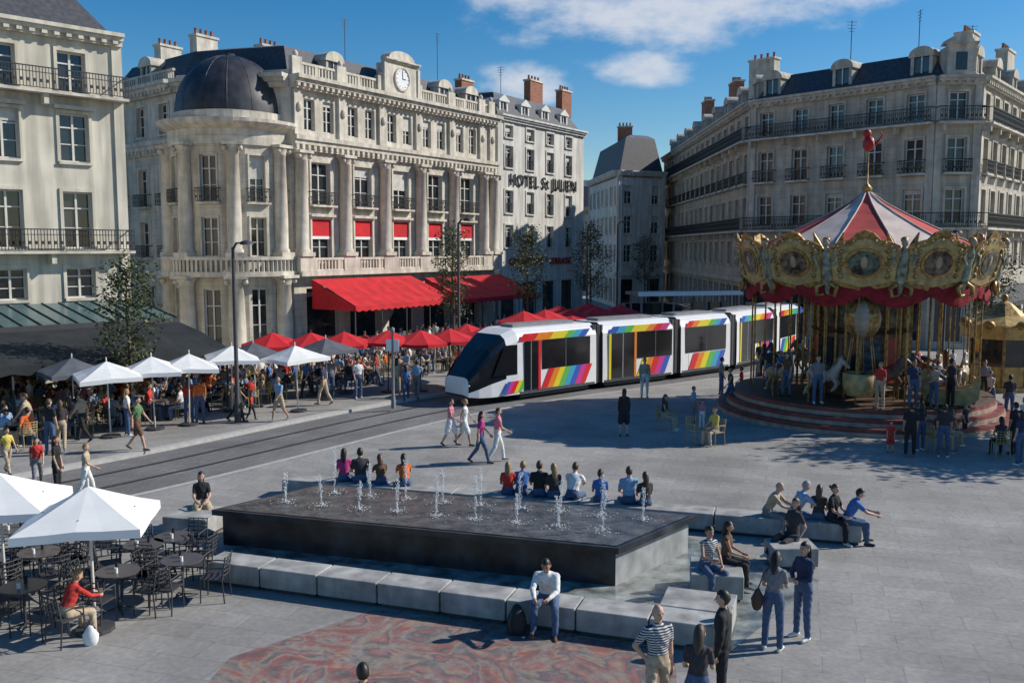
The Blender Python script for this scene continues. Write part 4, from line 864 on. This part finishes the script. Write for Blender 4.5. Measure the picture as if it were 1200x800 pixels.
def tree(x,y,h,cr_,z=0,n=1500,seed=1,low=.35,ls=1.,name='young_tree'):
    r=random.Random(seed); b=MB(); b.at(x,y,z); b.tube([(0,0,0),(.03,.02,h*.35),(-.03,0,h*.7),(0,0,h*.95)],[.09*ls,.07*ls,.045*ls,.012],7,BARK); tips=[]
    for i in range(20):
        t=low+(.92-low)*i/19; a=i*2.4; L=cr_*(1.0-.75*abs(t-.55)/.5)*r.uniform(.7,1.15); p=(0,0,h*t); q=(L*cos(a),L*sin(a),h*t+L*.8)
        b.tube([p,((p[0]+q[0])/2,(p[1]+q[1])/2,(p[2]+q[2])/2-.05),q],[.03,.018,.007],4,BARK); tips+= [(q,.42*ls),(tuple((p[k]*.4+q[k]*.6) for k in range(3)),.38*ls)]
    for i in range(n):
        c,rad=r.choice(tips); px,py,pz=[c[k]+r.gauss(0,rad*.6) for k in range(3)]; s=r.uniform(.05,.10)*ls; a=r.uniform(0,6.28);e_=r.uniform(-1,1)
        u=Vector((cos(a),sin(a),e_)).normalized(); w=u.cross(Vector((r.uniform(-1,1),r.uniform(-1,1),1))).normalized()
        P=Vector((px,py,pz)); b.add([P-u*s,P-w*s*.6,P+u*s,P+w*s*.6],[(0,1,2,3)],(LEAF,LEAF2,LEAF,LEAF3)[i%4])
    return b.obj(name)
tree(-14.0,33.5,5.9,1.0,PH,2700,2,.25); tree(-3.2,50,7.6,.9,PH,2300,3); tree(1.0,60,7.6,1.3,PH,3000,4); tree(5.6,66,8.0,1.3,PH,3000,5); tree(13.2,92,7.5,1.6,0,3000,9); tree(25,48,6.5,1.2,0,2600,8)
tree(23.6,30.6,7.6,3.2,0,9000,11,.35,1.9,'shadow_tree')  # unseen tree, added out of view to cast shade on the right-hand paving
# ------------------------------------------------------------ named people
def at(u,v,*a,z=None,**k):
    p=survey(u,v,0 if z is None else z); zz=gz(p.x,p.y) if z is None else z
    return person(p.x,p.y,*a,z=zz,**k)
for u,top,g,ps in((392,'mag','f','sit'),(412,'dk','m','sit'),(437,'brown','f','sitlean'),(465,'orange','f','sitlean'),(590,'red','f','sit'),(606,'blue','m','sitlean'),(628,'blk','m','sit'),(646,'dk','f','sit'),(668,'white','m','sitlean'),(702,'blue','f','sit'),(737,'lblue','m','sit'),(757,'dk','f','sit')):
    p=online(BBL,BBR,u)+Vector((.1,.28)); person(p.x,p.y,ps,180+random.uniform(-25,25),top,'jean',g=g,sleeve='short',z=0)
p=online(BFL,BFR,640)+nb*.22; person(p.x,p.y,'sitlean',-12,'white','jean',sleeve='long',z=0,hc=0,skin=1,vox=.015)
mb=MB(); mb.at(p.x-.55,p.y-.35); mb.tube([(0,0,.12),(0,.02,.3),(0,.05,.42)],[.17,.16,.09],10,mat('bag_black',(.02,.02,.022),.7),flat=.7); mb.tube([(-.1,-.1,.4),(-.13,-.16,.25),(-.1,-.12,.08)],[.015]*3,5,DARK); mb.obj('backpack')
at(905,762,'phone',150,'grey','jean',g='f',sleeve='short',hair='long',hc=0,vox=.015); at(940,748,'fold',-60,'navy','jean',g='f',sleeve='long',hair='long',hc=0,vox=.015)
p=survey(905,762); mb=MB(); mb.at(p.x-.27,p.y-.02,0,20); mb.tube([(0,0,.78),(0,0,.90),(0,0,1.0)],[.10,.12,.06],9,mat('bag_brown',(.06,.03,.02),.6),flat=.5); mb.tube([(0,0,1.03),(.12,0,1.3),(.25,0,1.42)],[.012]*3,5,DARK); mb.obj('handbag')
def rb_seat(u,face,*a,back=.3,**k):
    p=online(BBL,BBR,u)+nb*back; person(p.x,p.y,a[0],face,*a[1:],z=0,vox=.015,**k)
rb_seat(905,60,'sitlean','beige','grey',hair='bald',hc=3); rb_seat(938,100,'sitlean','lblue','jean',back=.25,hc=3); rb_seat(985,40,'sit','blk','blk',g='f'); rb_seat(1002,80,'sitlean','blue','jean',hc=0,back=.2); rb_seat(968,150,'sit','dk','jean',g='f')
p=(rq+rq2)/2; person(p.x-.05,p.y+.35,'sittalk',20,'str','jean',g='f',sleeve='none',hair='bun',z=.05,vox=.015); person(p.x+.4,p.y+.75,'sit',70,'brown','blk',g='f',hair='long',z=.05,vox=.015)
bench(survey(905,668),survey(960,668),1,.7); at(928,655,'sitx',-60,'dk','dk',g='f',sleeve='short',hair='long')
person(1.98,12.0,'hips',20,'str','beige',sleeve='short',hair='bald',hc=3,z=0,vox=.013,sc=1.0); person(2.42,11.5,'phone',160,'dk','jean',g='f',hair='long',hc=1,z=0,vox=.013); person(2.95,12.4,'stand',-110,'blk','blk',sleeve='long',z=0,hc=0,vox=.013)
person(-1.75,10.4,'walk',200,'blk','jean',hc=0,z=0,sc=.97)
for a in [(162,532,'walk',90,'green','brown',dict(legs='short')),(60,537,'stand',160,'blk','jean',{}),(73,533,'walk2',200,'dk','beige',dict(g='f')),(10,560,'walk',60,'yel','beige',dict(g='f',sc=.8)),(45,572,'walk',30,'red','grey',dict(g='f',sc=.85)),(68,580,'stand',90,'blk','blk',dict(g='f')),(102,584,'walk2',100,'beige','white',dict(sc=.85)),
 (34,527,'walk',-80,'beige','jean',{}),(222,500,'stand',180,'red','jean',dict(g='f')),(235,500,'stand',200,'orange','jean',{}),(278,498,'walk',100,'dk','blk',{}),(295,496,'walk2',80,'red','blk',dict(sc=.6,g='f')),(328,497,'walk',-30,'lblue','beige',dict(legs='short')),
 (476,470,'walk',190,'blue','jean',dict(g='f')),(489,468,'walk2',170,'lblue','grey',{}),(465,466,'stand',180,'beige','beige',dict(g='f')),(528,523,'walk2',70,'pink','white',dict(g='f',legs='skirt')),(544,522,'walk',80,'white','white',dict(g='f',legs='skirt')),
 (563,543,'walk',95,'mag','jean',dict(g='f')),(583,541,'walk2',95,'pink','white',{}),(731,511,'stand',170,'blk','blk',dict(g='f',legs='skirt',sleeve='long',hair='long',hc=0)),(755,466,'stand',0,'beige','white',dict(sleeve='long')),(845,463,'stand',90,'grey','jean',{}),(856,476,'walk',-80,'brown','jean',dict(g='f')),(869,466,'walk',-90,'red','blk',dict(g='f',sc=.8)),
 (822,502,'stand',10,'pink','white',dict(sc=.62,g='f')),(1043,530,'stand',-20,'red','red',dict(sc=.6,g='f',legs='skirt')),(1066,534,'stand',160,'blk','blk',{}),(1078,528,'stand',190,'dk','jean',dict(g='f')),(1130,511,'stand',30,'dk','blk',dict(sc=.65)),(1152,470,'stand',-10,'grey','blk',{}),(1188,532,'stand',200,'blk','blk',{}),(1172,535,'sit',170,'dk','blk',dict(g='f')),
 (1105,536,'stand',150,'dk','jean',{}),(1160,480,'walk',-60,'white','jean',dict(g='f')),(1182,490,'stand',170,'dk','jean',{}),(1194,545,'stand',210,'navy','jean',dict(g='f')),(890,462,'stand',170,'beige','jean',dict(g='f')),(905,470,'stand',120,'blk','jean',{}),(1140,492,'phone',190,'blue','jean',{}),
 (1200,525,'walk',-80,'white','jean',{}),(812,495,'stand',60,'lblue','grey',dict(sc=.8)),(420,470,'stand',30,'white','jean',{}),(505,440,'stand',0,'beige','jean',{}),(440,455,'walk',100,'red','jean',dict(g='f')),(890,440,'stand',10,'blk','jean',{}),(380,478,'walk2',-100,'navy','beige',{}),(150,515,'stand',120,'white','jean',dict(g='f')),(18,505,'stand',120,'blk','jean',{})]:
    at(*a[:6],**a[6])
p=survey(228,622); person(p.x,p.y+.55,'sit',20,'blk','beige',g='f',legs='skirt',hair='long',hc=0,sleeve='short')
for u,v,f,t,g in((778,503,60,'dk','f'),(838,521,-60,'yel','f'),(1098,528,100,'navy','m'),(1112,524,120,'red','f')):
    p=survey(u,v); inst(CHY,'cafe_chair',p.x,p.y,0,f); person(p.x,p.y,'sit',f,t,'beige',g=g)
for u,v,f in((815,519,30),(1085,520,80),(1172,535,170)): p=survey(u,v); inst(CHY,'cafe_chair',p.x,p.y,0,f)
for u,t,b_,k in((1036,'red','beige',{}),(962,'grey','jean',{}),(925,'brown','jean',dict(g='f')),(1075,'navy','jean',{}),(1100,'beige','jean',dict(g='f')),(905,'dk','jean',{}),(1120,'dk','blk',{})):
    X=(u-600)/F; yy=CYc-sqrt(max(0,4.55**2-(X*32.3-CXc)**2)); person(X*yy,yy,random.choice(['stand','hips','phone']),random.choice([180,0,90,-60]),t,b_,z=.86,**k)
# ------------------------------------------------------------ sky, sun, camera
sv=Vector((.97,.20,0)).normalized(); el=radians(34); sun_dir=Vector((sv.x*cos(el),sv.y*cos(el),sin(el)))
w=bpy.data.worlds.new('World'); SC.world=w; w.use_nodes=True; nt=w.node_tree; Lk=nt.links.new; bg=nt.nodes['Background']; bg.inputs['Strength'].default_value=.095
sk=nn(nt,'ShaderNodeTexSky'); sk.sky_type='NISHITA'; sk.sun_disc=False; sk.sun_elevation=el; sk.sun_rotation=atan2(sv.x,sv.y); sk.air_density=1.0; sk.dust_density=.3; sk.ozone_density=3.0
hs=nn(nt,'ShaderNodeHueSaturation'); hs.inputs['Saturation'].default_value=1.45; hs.inputs['Value'].default_value=1.15; Lk(sk.outputs[0],hs.inputs['Color'])
tc=nn(nt,'ShaderNodeTexCoord'); sp=nn(nt,'ShaderNodeSeparateXYZ'); Lk(tc.outputs['Generated'],sp.inputs[0])
def M(op,a,b=None,c=None):
    n=nn(nt,'ShaderNodeMath',operation=op)
    for i,x in enumerate((a,b,c)):
        if x is None: continue
        if isinstance(x,(int,float)): n.inputs[i].default_value=x
        else: Lk(x,n.inputs[i])
    return n.outputs[0]
yy=M('MAXIMUM',sp.outputs[1],.05); ax=M('DIVIDE',sp.outputs[0],yy); az=M('DIVIDE',sp.outputs[2],yy)
def blob(cx,cz,wx,wz):
    a=M('DIVIDE',M('SUBTRACT',ax,cx),wx); b=M('DIVIDE',M('SUBTRACT',az,cz),wz)
    return M('SUBTRACT',1.0,M('ADD',M('MULTIPLY',a,a),M('MULTIPLY',b,b)))
bl=M('MAXIMUM',M('MAXIMUM',blob(.14,.255,.19,.05),blob(.012,.172,.055,.024)),M('MAXIMUM',M('SUBTRACT',blob(.13,.19,.07,.022),.25),M('SUBTRACT',blob(.30,.285,.2,.035),.2)))
cv=nn(nt,'ShaderNodeCombineXYZ'); Lk(ax,cv.inputs[0]); Lk(M('MULTIPLY',az,2.0),cv.inputs[1])
no=nn(nt,'ShaderNodeTexNoise'); no.inputs['Scale'].default_value=9; no.inputs['Detail'].default_value=9; no.inputs['Roughness'].default_value=.6; Lk(cv.outputs[0],no.inputs['Vector'])
den=M('ADD',M('MULTIPLY',M('MAXIMUM',bl,-1.5),.7),M('MULTIPLY',M('SUBTRACT',no.outputs['Fac'],.5),3.2))
mr=nn(nt,'ShaderNodeMapRange'); mr.interpolation_type='SMOOTHSTEP'; mr.inputs[1].default_value=-.2; mr.inputs[2].default_value=.95; mr.inputs[4].default_value=.9; Lk(den,mr.inputs[0])
gate=nn(nt,'ShaderNodeMapRange'); gate.inputs[1].default_value=-1.2; gate.inputs[2].default_value=.0; Lk(bl,gate.inputs[0])
fac=M('MULTIPLY',mr.outputs[0],gate.outputs[0])
mx=nn(nt,'ShaderNodeMix',data_type='RGBA'); Lk(fac,mx.inputs[0]); Lk(hs.outputs[0],mx.inputs[6]); mx.inputs[7].default_value=(7.0,7.4,8.2,1); Lk(mx.outputs[2],bg.inputs['Color'])
sd=bpy.data.lights.new('sun','SUN'); sd.energy=5.0; sd.angle=radians(.5); sd.color=(1,.94,.84); so=bpy.data.objects.new('sun',sd); COL.objects.link(so); so.rotation_euler=sun_dir.to_track_quat('Z','Y').to_euler(); so.location=(60,0,60)
cd=bpy.data.cameras.new('camera'); cd.sensor_width=36; cd.lens=36*F/1200; cd.clip_end=3000; cam=bpy.data.objects.new('camera',cd); COL.objects.link(cam); cam.location=(0,0,H); cam.rotation_euler=(pi/2-PT,0,0); SC.camera=cam
SC.view_settings.view_transform='Standard'; SC.view_settings.look='None'; SC.view_settings.exposure=0
print('people meshes',len(PMC),'objects',len(bpy.data.objects))
